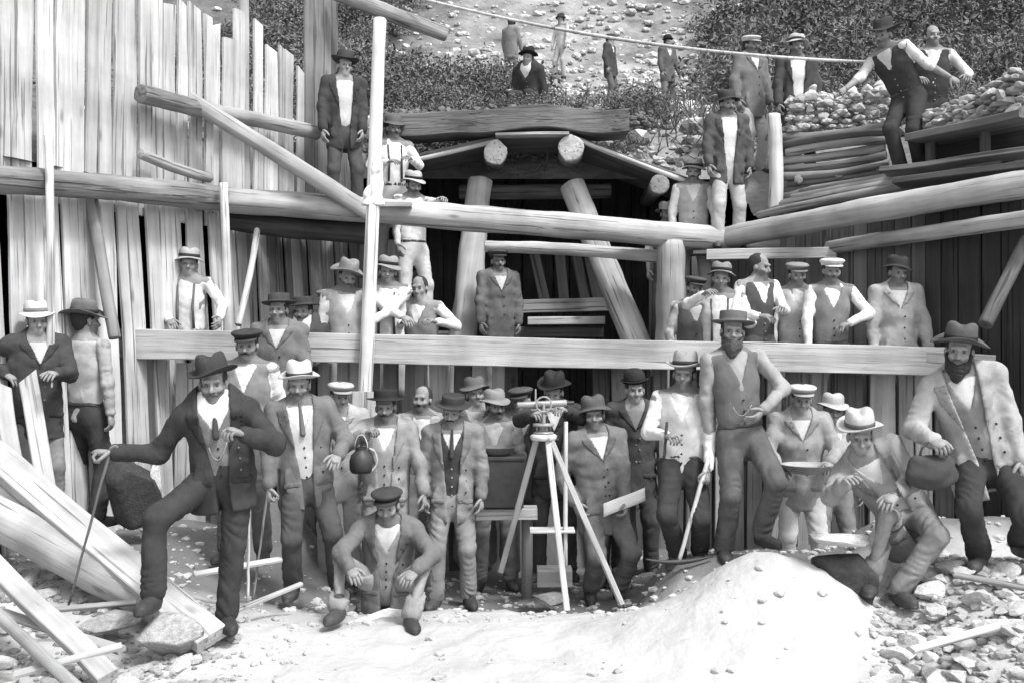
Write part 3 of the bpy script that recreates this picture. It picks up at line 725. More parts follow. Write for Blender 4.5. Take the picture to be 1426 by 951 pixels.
def hand_geo(wr, d, pal, side, curl, g, sides):
    """palm + four fingers + thumb as tapered tubes. d: wrist->finger direction, pal: palm normal, side: towards the thumb"""
    d = d.normalized(); pal = (pal-d*pal.dot(d)).normalized(); lat = pal.cross(d)
    if lat.dot(side) < 0: lat = -lat
    V = []; Q = []
    def tube(pts, rs, flat=1.):
        base = len(V); n = len(pts)
        for i, p in enumerate(pts):
            t = (pts[min(i+1, n-1)]-pts[max(i-1, 0)]).normalized()
            x = (lat-t*lat.dot(t)).normalized(); y = t.cross(x)
            for k in range(sides):
                a = 6.283*k/sides; V.append(p+x*rs[i]*math.cos(a)+y*rs[i]*flat*math.sin(a))
        for i in range(n-1):
            for k in range(sides): Q.append((base+i*sides+k, base+i*sides+(k+1) % sides, base+(i+1)*sides+(k+1) % sides, base+(i+1)*sides+k))
        e = len(V); t = (pts[-1]-pts[-2]).normalized(); V.append(pts[-1]+t*rs[-1]*.8)
        for k in range(0, sides): Q.append((base+(n-1)*sides+k, base+(n-1)*sides+(k+1) % sides, e, e))
    tube([wr-d*.04*g, wr, wr+d*.03*g, wr+d*.075*g, wr+d*.092*g], [.026*g, .028*g, .038*g, .043*g, .034*g], .5)
    Ls = (.073, .082, .076, .058)
    for i in range(4):
        o = (.031-.0205*i)*g; p = wr+d*.082*g+lat*o; pts = [p]; a = .12+.1*i*curl
        sg = Ls[i]*g/3
        for q in range(3):
            a += curl*(.55 if q == 0 else .75)+.04*random.random()
            spread = lat*(.08*(1.5-i))*(1-min(curl, 1)*.7)
            pts.append(pts[-1]+(d*math.cos(a)+pal*math.sin(a)+spread).normalized()*sg*(1.25-.22*q))
        tube(pts, [.0098*g, .0092*g, .0085*g, .0066*g])
    p = wr+d*.022*g+lat*.030*g; c = curl*.5
    t1 = (lat*.75+d*.6+pal*(.25+c*.5)).normalized(); t2 = (lat*(.3-c*.5)+d*.8+pal*(.3+c*.6)).normalized()
    tube([p-t1*.012*g, p+t1*.030*g, p+t1*.045*g+t2*.018*g, p+t1*.045*g+t2*.045*g], [.014*g, .0125*g, .011*g, .0085*g])
    return V, Q
def lathe_mesh(name, prof, n=28, sx=.86, wob=0., dent=0., ph=0.):
    V = []; Q = []
    for (r, z) in prof:
        for k in range(n):
            a = 6.283185*k/n
            zz = z+wob*max(0, (r-.095)/.07)*math.sin(2*a+ph)
            rr = r
            if dent and z > .05: zz -= dent*math.exp(-(r*math.cos(a)/.035)**2)*(1 if r < .085 else .4); rr *= 1-.12*max(0, -math.sin(a))*(z/.11)
            V.append((rr*sx*math.cos(a), rr*math.sin(a), zz))
    m = len(prof)
    for i in range(m-1):
        for k in range(n): Q.append((i*n+k, i*n+(k+1) % n, (i+1)*n+(k+1) % n, (i+1)*n+k))
    return mesh_np(name, V, Q, True)
def make_hat(kind, v, M, band, parent, g):
    ph = random.random()*6
    def low(br, curl): return [(.09, -.004), (br*.75, -.006+curl*.1), (br, curl), (br+.003, curl+.004), (br-.004, curl+.007), (br*.75, .004+curl*.15), (.107, .008)]
    if kind == 'fedora': pr = low(.165, .012)+[(.106, .03), (.103, .07), (.094, .105), (.08, .118), (.05, .122), (.001, .120)]; wob, dent = .018, .035
    elif kind == 'wide': pr = low(.19, .004)+[(.106, .03), (.103, .07), (.097, .1), (.082, .112), (.05, .116), (.001, .115)]; wob, dent = .022, .03
    elif kind == 'slouch': pr = low(.155, -.02)+[(.106, .02), (.106, .06), (.094, .085), (.07, .098), (.04, .102), (.001, .102)]; wob, dent = .02, .02
    elif kind == 'bowler': pr = low(.138, .02)+[(.106, .035), (.104, .06), (.095, .09), (.075, .112), (.045, .124), (.001, .128)]; wob, dent = -.012, 0
    elif kind == 'boater': pr = low(.17, .0)+[(.108, .03), (.107, .07), (.104, .078), (.06, .08), (.001, .08)]; wob, dent = .004, 0
    else:  # flat cap
        pr = [(.08, -.012), (.107, -.012), (.110, .004), (.128, .022), (.130, .034), (.112, .047), (.07, .055), (.001, .057)]; wob, dent = 0, 0
    nm = 'cap' if kind == 'cap' else 'hat'
    hm_ = lathe_mesh(nm, pr, 28, .88, wob, dent, ph)
    if kind == 'cap':
        for q in hm_.vertices:
            t_ = max(0, q.co.z+.012)/.07; q.co.y -= .030*t_; q.co.z -= .10*max(0, -q.co.y-.02)*t_
    h = link(nm, hm_, cloth(v), parent)
    h.matrix_local = M @ Matrix.Scale(g, 4)
    if kind == 'cap':
        V = []; Q = []
        n = 12
        for (r, dz) in ((.100, .0), (.135, -.006), (.158, -.018), (.158, -.024), (.135, -.014), (.1, -.010)):
            for k in range(n+1):
                a = -math.pi*.5-1.0+2.0*k/n; e = 1-abs(k/n*2-1)**3
                rr = .1+(r-.1)*e; V.append((rr*.92*math.cos(a), rr*math.sin(a), -.006+dz*e))
        for i in range(6):
            for k in range(n): Q.append((i*(n+1)+k, i*(n+1)+k+1, ((i+1) % 6)*(n+1)+k+1, ((i+1) % 6)*(n+1)+k))
        link('visor', mesh_np('visor', V, Q, True), cloth(v*.8), h)
    elif band is not None:
        link('hat_band', lathe_mesh('hat_band', [(.105, .008), (.1095, .009), (.109, .036), (.105, .037)], 28, .88), cloth(band), h)
NP = [0]
def person(label, head, Y, H=1.72, yaw=0, hyaw=0, pitch=0, tilt=0, pel=None, ha=None, hb=None, ea=None, eb=None, fa=None, fb=None, ka=None, kb=None,
           hat='fedora', hv=.06, band=None, jacket=None, vest=None, shirt=.62, tr=.06, beard=None, mous=.05, hair=.035, ca=.5, cb=.5, lod=1, jopen=1, susp=None,
           ground=None, group=None, rot=None, boots=True, skin=None, tie=None, low=False):
    NP[0] += 1; seed = NP[0]; random.seed(seed*17+1)
    g = H/1.72; bw = random.uniform(.94, 1.10); hyaw += random.uniform(-9, 9); pitch += random.uniform(-5, 6); tilt += random.uniform(-5, 5)
    jw, fl_, ns, ck = random.uniform(.88, 1.10), random.uniform(.94, 1.10), random.uniform(.8, 1.25), random.uniform(.8, 1.2)
    if mous is not None and mous < .09: mous = random.choice([None, None, None, .04, .07, .10])
    def P(t, base=Y): return W(t[0], t[1], base+(t[2] if len(t) > 2 else 0))
    Ry = lambda a: Matrix.Rotation(math.radians(a), 3, 'Z')
    hc = P(head)
    if ground is not None: hc.z = ground+1.60*g if ground > -50 else hc.z
    l = Ry(yaw) @ Vector((1, 0, 0)); f = Ry(yaw) @ Vector((0, -1, 0)); UP = Vector((0, 0, 1))
    pl = P(pel) if pel else hc+Vector((0, 0, -.70*g))-f*.02
    hf = Ry(yaw+hyaw) @ Vector((0, -1, 0)); hl = Ry(yaw+hyaw) @ Vector((1, 0, 0))
    ptm = Matrix.Rotation(math.radians(pitch), 3, hl) @ Matrix.Rotation(math.radians(tilt), 3, hf)
    hu = ptm @ UP; hl = ptm @ hl; hf = ptm @ hf; HM = Matrix((hl, -hf, hu)).transposed()   # local x lateral, -y forward
    HB = Matrix((hl, hf, hu)).transposed()
    neck0 = hc-hu*.10*g-hf*.018*g
    sp = neck0-pl; sp_n = sp.normalized(); nb = pl+sp_n*min(sp.length-.05*g, .56*g)   # base of the neck
    f = (f-sp_n*f.dot(sp_n)).normalized(); l = (l-sp_n*l.dot(sp_n)-f*l.dot(f)).normalized()
    sA = nb-sp_n*.026*g-l*.180*g; sB = nb-sp_n*.026*g+l*.180*g
    lp = Vector((l.x, l.y, l.z*.3)).normalized()
    hA = pl-lp*.085*g; hB = pl+lp*.085*g
    gzv = (pl.z-.90*g) if ground is None or ground < -50 else ground
    out = Vector((l.x, l.y, 0)).normalized(); ff = Vector((f.x, f.y, 0)).normalized()
    fA = P(fa) if fa else Vector((hA.x, hA.y, gzv+.09*g))-out*.05*g+ff*random.uniform(-.06, .1)
    fB = P(fb) if fb else Vector((hB.x, hB.y, gzv+.09*g))+out*.05*g+ff*random.uniform(-.06, .1)
    hnA = P(ha) if ha else sA-sp_n*.52*g-l*.06*g+f*random.uniform(.02, .14)*g
    hnB = P(hb) if hb else sB-sp_n*.52*g+l*.06*g+f*random.uniform(.02, .14)*g
    def pole(e, dflt): return Vector(e) if e else dflt
    eA, hnA = ik(sA, hnA, .285*g, .25*g, pole(ea, -f*.6-l*.6-UP*.3)); eB, hnB = ik(sB, hnB, .285*g, .25*g, pole(eb, -f*.6+l*.6-UP*.3))
    kA, fA = ik(hA, fA, .42*g, .41*g, pole(ka, ff-out*.15)); kB, fB = ik(hB, fB, .42*g, .41*g, pole(kb, ff+out*.15))
    pts = [hc, pl, sA, sB, eA, eB, hnA, hnB, kA, kB, fA, fB]
    hF = (.0078, .0115, .016)[lod]; hC = (.029, .030, .038)[lod]; gv = (.0130, .0170, .028)[lod]
    org = Vector((pl.x, pl.y, min(fA.z, fB.z)-.08*g))
    L = lambda v: v-org
    def box(ps, r): a = np.array([L(p)[:] for p in ps]); return a.min(0)-r, a.max(0)+r
    # ---- body: head, neck, trunk, limbs in one surface
    lo, hi = box(pts, .17*g); lo[2] = min(lo[2], -.02)
    A = fgrid(lo, hi, L(hc-hu*.03)[:], hF, hC, (.125*g, .135*g, .17*g))
    B = Fld(*A)
    def hp(x, y, z): return L(hc+hl*x*g+hf*y*g+hu*z*g)
    B.ell(hp(0, -.018, .038), HB, (.074*g, .094*g, .085*g), 0)
    B.ell(hp(0, .022, -.045*fl_), HB, (.056*jw*g, .062*g, .075*fl_*g), .03)
    B.ell(hp(0, .058, -.098*fl_), HB, (.024*jw*g, .022*g, .018*g), .03)
    B.cone(hp(-.036, .080, .021), hp(.036, .080, .021), .014*g, .014*g, .012)
    for sgn in (-1, 1):
        B.ell(hp(sgn*.031, .094, -.002), HB, (.019*g, .017*g, .0115*g), .010, 's')
        B.ell(hp(sgn*.040, .060, -.032), HB, (.022*ck*g, .023*ck*g, .020*g), .02)
        if lod < 2: B.ell(hp(sgn*.076, -.008, -.012), HB, (.011*g, .022*g, .032*g), .006)
    B.cone(hp(0, .083, .008), hp(0, .086+.019*ns, -.036), .0085*g, .0140*g, .008)
    if lod < 2:
        B.ell(hp(.013, .093, -.040), HB, (.009*g, .010*g, .008*g), .006); B.ell(hp(-.013, .093, -.040), HB, (.009*g, .010*g, .008*g), .006)
        B.cone(hp(-.019, .078, -.064), hp(.019, .078, -.064), .0085*g, .0085*g, .006); B.cone(hp(-.015, .077, -.078), hp(.015, .077, -.078), .009*g, .009*g, .006)
        B.cone(hp(-.024, .087, -.071), hp(.024, .087, -.071), .0035*g, .0035*g, .003, 's')
    B.cone(L(nb-sp_n*.03*g), L(neck0+hu*.04*g), .056*g, .050*g, .03)
    Q_ = [(pl+sp_n*.02*g, .128), (pl+sp_n*.18*g, .128), (pl+sp_n*.36*g, .158), (nb-sp_n*.07*g, .150)]
    for (a, ra), (b, rb) in zip(Q_[:-1], Q_[1:]): B.flat(L(a), L(b), ra*g, rb*g, f, .60, .04)
    for s_, e_, h_ in ((sA, eA, hnA), (sB, eB, hnB)):
        B.cone(L(nb), L(s_), .05*g, .052*g, .05); B.cone(L(s_), L(e_), .05*g, .041*g, .03); B.cone(L(e_), L(h_), .041*g, .028*g, .02)
    for h_, k_, a_ in ((hA, kA, fA), (hB, kB, fB)):
        B.cone(L(h_), L(k_), .068*g, .050*g, .03); B.cone(L(k_), L(a_), .048*g, .034*g, .02); B.cone(L(a_), L(a_+ff*.06*g-UP*.045*g), .030*g, .022*g, .02)
    V, Q = B.mesh(); nq = len(Q); mi = np.zeros(nq, np.int32)
    if mous is not None or random.random() < .5:       # unshaven jaw
        fc = V[Q].mean(1)-np.array(L(hc)[:]); yy = fc @ np.array(hf[:]); zz_ = fc @ np.array(hu[:]); xx = np.abs(fc @ np.array(hl[:]))
        mi[(zz_ < (-.042-.35*np.maximum(0, .05-xx)*(yy < .09)+.6*np.maximum(0, xx-.04))*g) & (zz_ > -.135*g) & (yy > -.005*g)] = 2
    V = list(map(tuple, V)); Q = [tuple(q) for q in Q]; mi = list(mi)
    sides = (8, 6, 5)[lod]
    for e_, h_, s_, cu in ((eA, hnA, -1, ca), (eB, hnB, 1, cb)):
        d = (h_-e_).normalized(); pal = -l*s_*.8+(-f)*.2 if d.z < -.5 else (-UP*.8-l*s_*.3)
        if cu < 0: cu = -cu; pal = -f       # palm turned to the body
        hv_, hq = hand_geo(L(h_), d, pal, f if d.z < -.5 else -l*s_+UP, cu, g, sides)
        o = len(V); V += [v[:] for v in hv_]; Q += [tuple(o+i for i in q) for q in hq]; mi += [0]*len(hq)
    for sgn in (-1, 1):     # eyes
        me_ = stone_eye(); c_ = hp(sgn*.031, .0725, -.002)
        o = len(V); V += [tuple(c_+Vector(v)*.0105*g) for v in me_[0]]; Q += [tuple(o+i for i in q) for q in me_[1]]; mi += [1]*len(me_[1])
    Q = np.array(Q); tri = Q[:, 2] == Q[:, 3]; mi = np.array(mi)
    me = mesh_np('person', V, Q[~tri], True, Q[tri][:, :3], np.concatenate([mi[~tri], mi[tri]]))
    body = link('person', me, [base_mat('skin_%.2f' % skin, skin, .65, 14, .1, .15, 90) if skin else SKIN, EYE, STUB]); body.location = org
    tag(body, label, 'person', group)
    def add(name, fld, mat):
        V_, Q_2 = fld.mesh()
        if len(V_) == 0: return None
        return link(name, mesh_np(name, V_, Q_2, True), mat, body)
    def coords(F_):
        X = F_.xs[:, None, None]; Y_ = F_.ys[None, :, None]; Z = F_.zs[None, None, :]; p0 = L(pl)
        dx, dy, dz = X-p0.x, Y_-p0.y, Z-p0.z
        dot = lambda v: dx*v.x+dy*v.y+dz*v.z
        return dot(l), dot(f), dot(sp_n)
    slen = (nb-pl).length; fam = (.0125, .011, .004)[lod]
    def surf(F_, z_, u_=0.):
        p_ = L(pl+sp_n*z_+l*u_)
        for q_ in np.arange(.30, .0, -.004):
            w_ = p_+f*q_; i_ = [int(np.clip(np.searchsorted(a_, w_[k_]), 0, len(a_)-1)) for k_, a_ in enumerate((F_.xs, F_.ys, F_.zs))]
            if F_.F[tuple(i_)] < 0: return w_
        return p_+f*.1
    def buttons(F_, zs_, u_, mat):
        V_ = []; Q2 = []
        for z_ in zs_:
            o_ = surf(F_, z_, u_)+f*.003; b0 = len(V_)
            for (r_, h_) in ((.0078, -.004), (.0078, .003), (.005, .005)):
                for k_ in range(8): V_.append(o_+l*(r_*math.cos(k_*.7854))+sp_n*(r_*math.sin(k_*.7854))+f*h_)
            for i_ in range(2):
                for k_ in range(8): Q2.append((b0+i_*8+k_, b0+i_*8+(k_+1) % 8, b0+(i_+1)*8+(k_+1) % 8, b0+(i_+1)*8+k_))
            Q2 += [(b0+16, b0+17, b0+18, b0+19), (b0+16, b0+19, b0+20, b0+23), (b0+20, b0+21, b0+22, b0+23)]
        tag(link('buttons', mesh_np('buttons', V_, Q2, True), mat, body), kind='stuff')
    def torso(F_, off, z0=-.02):
        q = [(pl+sp_n*z0*g, .164), (pl+sp_n*.16*g, .152*bw), (pl+sp_n*.36*g, .172*bw), (nb-sp_n*.075*g, .162)]
        for (a, ra), (b, rb) in zip(q[:-1], q[1:]): F_.flat(L(a), L(b), ra*g+off, rb*g+off, f, .63, .05)
        for s_ in (sA, sB): F_.cone(L(nb-sp_n*.02*g), L(s_), .058*g+off, .056*g+off, .05)
    def sleeves(F_, off, roll=False):
        for s_, e_, h_ in ((sA, eA, hnA), (sB, eB, hnB)):
            F_.cone(L(s_), L(e_), .060*g+off, .053*g+off, .03, fold=(fam, 5.3, random.random()*6, 1))
            end = e_.lerp(h_, .25 if roll else .93)
            F_.cone(L(e_), L(end), .053*g+off, .044*g+off, .025, fold=(fam, 6, random.random()*6, 0))
            F_.cone(L(e_-(e_-s_)*.08), L(e_+(h_-e_)*.06), .046*g+off, .047*g+off, .02)
    # ---- trousers
    if tr is not None:
        lo, hi = box([pl+sp_n*.1, pl, kA, kB, fA, fB], .17*g); T = Fld(*ugrid(lo, hi, gv if not low else .03))
        T.flat(L(pl-UP*.02*g), L(pl+sp_n*.10*g), .158*g, .150*g, f, .66, .04)
        for h_, k_, a_ in ((hA, kA, fA), (hB, kB, fB)):
            T.cone(L(h_-UP*.02), L(k_), .094*g, .070*g, .04, fold=(fam, 5, random.random()*6, .9)); T.cone(L(k_), L(k_.lerp(a_, .95)), .069*g, .067*g, .02, fold=(fam*1.15, 7, random.random()*6, 1))
        T.wrinkle(.004 if lod < 2 else .002, seed, .18); u, v, z = coords(T); T.F = np.maximum(T.F, z-.11*g).astype(np.float32)
        if lod < 2 and not low and jacket is None:
            Bl = Fld(T.xs, T.ys, T.zs); Bl.F = np.maximum.reduce([T.F-.006, -(T.F+.012), np.abs(z-.075*g)-.02*g+0*T.F]).astype(np.float32); add('belt', Bl, LEATHER)
        add('trousers', T, cloth(tr))
    if boots and not low:
        for s_, a_, k_ in ((-1, fA, kA), (1, fB, kB)):
            td = (ff+out*s_*.28).normalized(); sole = a_-UP*.075*g
            lo, hi = box([a_, sole, a_+td*.2], .12*g); b_ = Fld(*ugrid(lo, hi, max(gv*.95, .0125)))
            M3 = Matrix((UP.cross(td), td, UP)).transposed()
            b_.cone(L(a_+(k_-a_).normalized()*.06*g), L(a_-UP*.02*g), .048*g, .047*g, .02)
            b_.ell(L(sole+td*.03*g+UP*.035*g), M3, (.046*g, .085*g, .045*g), .03)
            b_.ell(L(sole+td*.115*g+UP*.028*g), M3, (.050*g, .085*g, .038*g), .03)
            b_.ell(L(sole+td*.07*g+UP*.006*g), M3, (.052*g, .145*g, .018*g), .008)
            add('boot', b_, LEATHER)
    # ---- shirt
    lo, hi = box([nb, sA, sB, pl]+([eA, eB, hnA, hnB] if jacket is None else []), .19*g); Sf = Fld(*ugrid(lo, hi, gv if jacket is None else gv*1.4))
    torso(Sf, -.012)
    if jacket is None: sleeves(Sf, -.006, random.random() < .25)
    Sf.cone(L(nb-sp_n*.01), L(nb.lerp(neck0, .75)), .066*g, .062*g, .02)
    if jacket is None: Sf.wrinkle(.0040 if lod < 2 else .002, seed+50, .09)
    u, v, z = coords(Sf); Sf.F = np.maximum(Sf.F, np.minimum(.04*g-z, .20*g-np.abs(u))).astype(np.float32)
    add('shirt', Sf, cloth(shirt))
    if lod == 0:
        lo, hi = box([nb, neck0], .13*g); Cl = Fld(*ugrid(lo, hi, .008)); Cl.cone(L(nb+sp_n*.005), L(nb.lerp(neck0, .80)), .074*g, .064*g, .0)
        u, v, z = coords(Cl); z1 = z-slen
        Cl.F = np.maximum.reduce([Cl.F, -(Cl.F+.014), -(z1-.002+.030*np.clip(v/.06, 0, 1))+0*Cl.F, z1-.034*g+0*Cl.F, np.minimum(.006+.35*np.maximum(.03-z1, 0)-np.abs(u), v)+0*Cl.F]).astype(np.float32)
        add('collar', Cl, cloth(round(shirt*.92, 2)))
    if susp is not None:
        for sgn in (-1, 1):
            pp = [pl+l*sgn*.075*g+f*.112*g+sp_n*.1*g, pl+l*sgn*.07*g+f*.12*g+sp_n*.3*g, nb+l*sgn*.075*g+f*.08*g-sp_n*.05*g, nb+l*sgn*.07*g+sp_n*.035*g]
            tube_path('brace_strap', [L(p) for p in pp], .012*g, cloth(susp), 6, body)
    if tie is not None:
        c0 = nb+f*.078*g+sp_n*.025*g; Tf = Fld(*ugrid(*box([c0, nb], .22*g), .007))
        Tf.ell(L(c0), Matrix((l, f, sp_n)).transposed(), (.022*g, .012*g, .018*g), 0); Tf.cone(L(c0), L(pl+sp_n*slen*.62+f*.140*g), .010*g, .020*g, .01)
        for sgn in (-1, 1): Tf.cone(L(c0), L(nb+l*sgn*.06*g+sp_n*.03*g), .010*g, .009*g, .006)
        add('necktie', Tf, cloth(tie))
    # ---- waistcoat
    if vest is not None:
        lo, hi = box([nb, sA, sB, pl], .20*g); Vf = Fld(*ugrid(lo, hi, gv)); torso(Vf, .000, -.05); Vf.wrinkle(.003, seed+9, .12)
        u, v, z = coords(Vf); zz = z/slen
        wv = -.03+.10*np.clip((zz-.52)/.42, -.5, 1.2); Vf.F = np.maximum(Vf.F, np.minimum(wv*g-np.abs(u), v))
        Vf.F = np.maximum(Vf.F, -.05*g-z-.5*np.maximum(.05*g-np.abs(u), 0))
        Vf.F = np.maximum(Vf.F, .02-((np.abs(u)-.20*g)*-1)*1.0)      # open armholes
        Vf.F = np.maximum(Vf.F, (zz-1.02)*.3).astype(np.float32)
        add('waistcoat', Vf, cloth(vest))
        if lod == 0 or (lod == 1 and jacket is None): buttons(Vf, [slen*q_ for q_ in (.05, .18, .31, .44)], 0., cloth(.03) if vest > .09 else cloth(.25))
    # ---- jacket
    if jacket is not None:
        lo, hi = box([nb, sA, sB, pl, eA, eB, hnA, hnB, pl-UP*.2], .22*g); J = Fld(*ugrid(lo, hi, gv))
        torso(J, .014, 0); J.flat(L(pl+sp_n*.06*g), L(pl-UP*.15*g+ff*.015), .172*g, .195*g, f, .68, .04); sleeves(J, .006)
        J.cone(L(nb-f*.03*g), L(nb-f*.02*g+sp_n*.05*g), .075*g, .072*g, .03)
        for sgn in (-1, 1):
            J.cone(L(nb+l*sgn*.06*g+f*.03*g+sp_n*.02*g), L(pl+sp_n*slen*.55+l*sgn*(.05 if jopen else .02)*g+f*.115*g), .022*g, .014*g, .02)
            J.flat(L(pl+sp_n*.05*g+l*sgn*.11*g+f*.10*g), L(pl-sp_n*.04*g+l*sgn*.12*g+f*.105*g), .045*g, .045*g, f, .3, .01)
        J.wrinkle(.0058 if lod < 2 else .002, seed+90, .12)
        u, v, z = coords(J); zz = z/slen
        J.F = np.maximum(J.F, np.minimum(-.20*g-z, .26*g-np.abs(u)))
        if jopen: wv = .045+.045*np.clip((zz-.1)/.8, -.6, 1.)+.05*np.clip(-zz, 0, .4)
        else: wv = -.01+.085*np.clip((zz-.62)/.35, -.3, 1.1)+.05*np.clip(-zz-.05, 0, .4)
        if lod < 2:
            top = .97; lo_z = .40 if jopen else .60
            lw_ = (.062*np.clip((zz-lo_z)/.30, .05, 1)+.012*(zz > .74))*g
            for sgn in (-1, 1):
                Lp = Fld(J.xs, J.ys, J.zs); us = u*sgn
                Lp.F = np.maximum.reduce([J.F-.0085, -(J.F+.012), np.broadcast_to(wv*g-.002-us, J.F.shape), us-wv*g-lw_, np.broadcast_to(-v+.02, J.F.shape), np.broadcast_to((lo_z-zz)*slen, J.F.shape), np.broadcast_to((zz-top)*slen, J.F.shape)]).astype(np.float32)
                add('lapel', Lp, cloth(round(jacket*.82, 2)))
                if lod == 0:
                    Pk = Fld(J.xs, J.ys, J.zs); uu = np.abs(us-.115*g)-.062*g; zk = np.abs(z+.02*g)-.020*g
                    Pk.F = np.maximum.reduce([J.F-.007, -(J.F+.012), uu+0*J.F, zk+0*J.F, -v+.02+0*J.F]).astype(np.float32)
                    add('pocket_flap', Pk, cloth(round(jacket*.85, 2)))
        J.F = np.maximum(J.F, np.minimum(wv*g-np.abs(u), v-.01*g)).astype(np.float32)
        add('jacket', J, cloth(jacket))
        if lod == 0 or not jopen: buttons(J, [slen*q_ for q_ in ((.18, .36, .54) if not jopen else (.10, .26, .42))], (.03 if not jopen else .115)*g, cloth(.03) if jacket > .09 else cloth(.16))
    # ---- hair, moustache, beard
    if hair is not None:
        lo, hi = box([hc], .15*g); Hf = Fld(*ugrid(lo, hi, max(hF*1.5, .011)))
        Hf.ell(hp(0, -.026, .038), HB, (.080*g, .094*g, .089*g), 0); Hf.ell(hp(0, -.06, -.02), HB, (.06*g, .045*g, .06*g), .03); Hf.wrinkle(.003, seed, .03)
        Hf.ell(hp(0, .105, -.02), HB, (.085*g, .082*g, .085*g), .01, 's'); Hf.ell(hp(0, .03, -.10), HB, (.12*g, .075*g, .09*g), .01, 's')
        add('hair', Hf, base_mat('hair_%.2f' % hair, hair, .8, 60, .4, .5, 150))
    if mous is not None and lod < 2:
        lo, hi = box([hc+hf*.09*g], .09*g); Mf = Fld(*ugrid(lo, hi, max(hF*.9, .006)))
        for sgn in (-1, 1): Mf.cone(hp(0, .094, -.052), hp(sgn*.034, .080, -.062), .0085*g, .006*g, .006)
        add('moustache', Mf, base_mat('hair_%.2f' % mous, mous, .8, 60, .4, .5, 150))
    if beard is not None:
        lo, hi = box([hc+hf*.06*g-hu*.08*g], .15*g); Bf = Fld(*ugrid(lo, hi, max(hF, .007)))
        Bf.ell(hp(0, .045, -.10), HB, (.058*g, .056*g, .055*g), 0); Bf.ell(hp(0, .07, -.14), HB, (.036*g, .036*g, .05*g), .03)
        for sgn in (-1, 1): Bf.cone(hp(sgn*.064, .005, -.02), hp(sgn*.045, .05, -.10), .014*g, .026*g, .02)
        Bf.wrinkle(.004, seed, .025); Bf.ell(hp(0, .10, -.07), HB, (.026*g, .02*g, .012*g), .006, 's')
        add('beard', Bf, base_mat('hair_%.2f' % beard, beard, .8, 60, .4, .5, 150))
    if hat:
        pt = Matrix.Rotation(random.uniform(-.04, .10), 3, 'X') @ Matrix.Rotation(random.uniform(-.07, .07), 3, 'Y')
        if rot: pt = Matrix.Rotation(math.radians(rot[0]), 3, 'X') @ Matrix.Rotation(math.radians(rot[1]), 3, 'Y')
        Mh = Matrix.Translation(L(hc+hu*(.062 if hat != 'cap' else .068)*g-hf*.016*g)) @ (HM @ pt).to_4x4()
        make_hat(hat, hv, Mh, band, body, g)
    dz = min(fA.z, fB.z)-.09*g
    return dict(body=body, hA=hnA, hB=hnB, pel=pl, neck=nb, foot=dz, f=f, l=l, sp=sp_n, L=L, org=org, head=hc)
_eye = []
def stone_eye():
    if not _eye:
        V = []; Q = []
        for i in range(5):
            t = math.pi*(i+.02)/4.04
            for k in range(6): V.append((math.sin(t)*math.cos(k*1.0472), math.sin(t)*math.sin(k*1.0472), math.cos(t)))
        for i in range(4):
            for k in range(6): Q.append((i*6+k, (i+1)*6+k, (i+1)*6+(k+1) % 6, i*6+(k+1) % 6))
        _eye.append((V, Q))
    return _eye[0]
# ------------------------------------------------------------------ the front row
FR = 'men standing in the front row'
p1 = person('man seen from behind at far left in wide dark hat and light waistcoat', (120, 447), 8.7, 1.76, yaw=160, hyaw=-25, pel=(118, 575), ha=(160, 632, -.1), hat='wide', hv=.13, band=.03, vest=.40, shirt=.34, tr=.05, lod=0, mous=None, group=FR, rot=(4, -10))
p2 = person('man in open black suit at left with one foot raised, leaning on a cane', (297, 534), 6.6, 1.80, yaw=8, hyaw=-4, pel=(312, 662, .05), ha=(156, 630, -.05), hb=(338, 604, -.24), ea=(-.4, .2, -.7), eb=(.8, .2, -.7), fa=(214, 828, -.30), fb=(314, 872, .05), ka=(-.75, -.8, .3), hat='fedora', hv=.035, jacket=.04, vest=.16, shirt=.62, tr=.045, lod=0, ca=1.3, cb=1.1, mous=.10, tie=.05, group=FR, rot=(0, -7))
p3 = person('man in a dark flat cap and pale shirt behind the black suited man', (344, 481), 8.5, 1.82, hat='cap', hv=.05, vest=.20, shirt=.58, tr=.10, lod=0, hyaw=12, group=FR)
p3b = person('man in thin brimmed hat and grey jacket just before the squared beam', (388, 432), 9.2, 1.68, hat='boater', hv=.06, jacket=.16, shirt=.52, vest=None, tr=.1, lod=0, jopen=0, mous=None, group=FR)
p5 = person('man in pale hat and long grey coat resting his hand on a cane', (416, 536), 7.8, 1.74, yaw=14, pel=(427, 668), ha=(374, 690, -.16), hb=(470, 634, -.2), fa=(408, 815, 0), fb=(470, 812, .05), hat='fedora', hv=.45, band=.05, jacket=.13, vest=.45, shirt=.62, tr=.075, lod=0, tie=.12, ca=1.2, group=FR)
p6 = person('man in dark flat topped hat and grey jacket holding up a black jug', (537, 567), 8.4, 1.68, ha=(508, 604, -.30), hb=(590, 688, -.12), eb=(.9, .3, -.3), hat='boater', hv=.03, jacket=.24, vest=.30, shirt=.6, tr=.22, lod=0, ca=1.2, group=FR)
p7 = person('crouching man with knees apart sitting on the pale boulder', (540, 704), 7.45, 1.66, pel=(540, 812, .12), ha=(488, 792, -.36), hb=(578, 796, -.34), ea=(-.9, .4, -.1), eb=(.9, .4, -.1), fa=(472, 846, -.42), fb=(572, 858, -.42), ka=(-.7, -.6, .9), kb=(.7, -.6, .9), hat='cap', hv=.05, jacket=.13, vest=.25, shirt=.60, tr=.25, lod=0, pitch=6, mous=None, group=None)
p8 = person('man in thin brimmed dark hat, white collar and black waistcoat behind the bench plank', (630, 574), 8.35, 1.62, hat='boater', hv=.04, jacket=.20, vest=.05, shirt=.62, tr=.22, lod=0, hyaw=-8, tie=.04, group=FR)
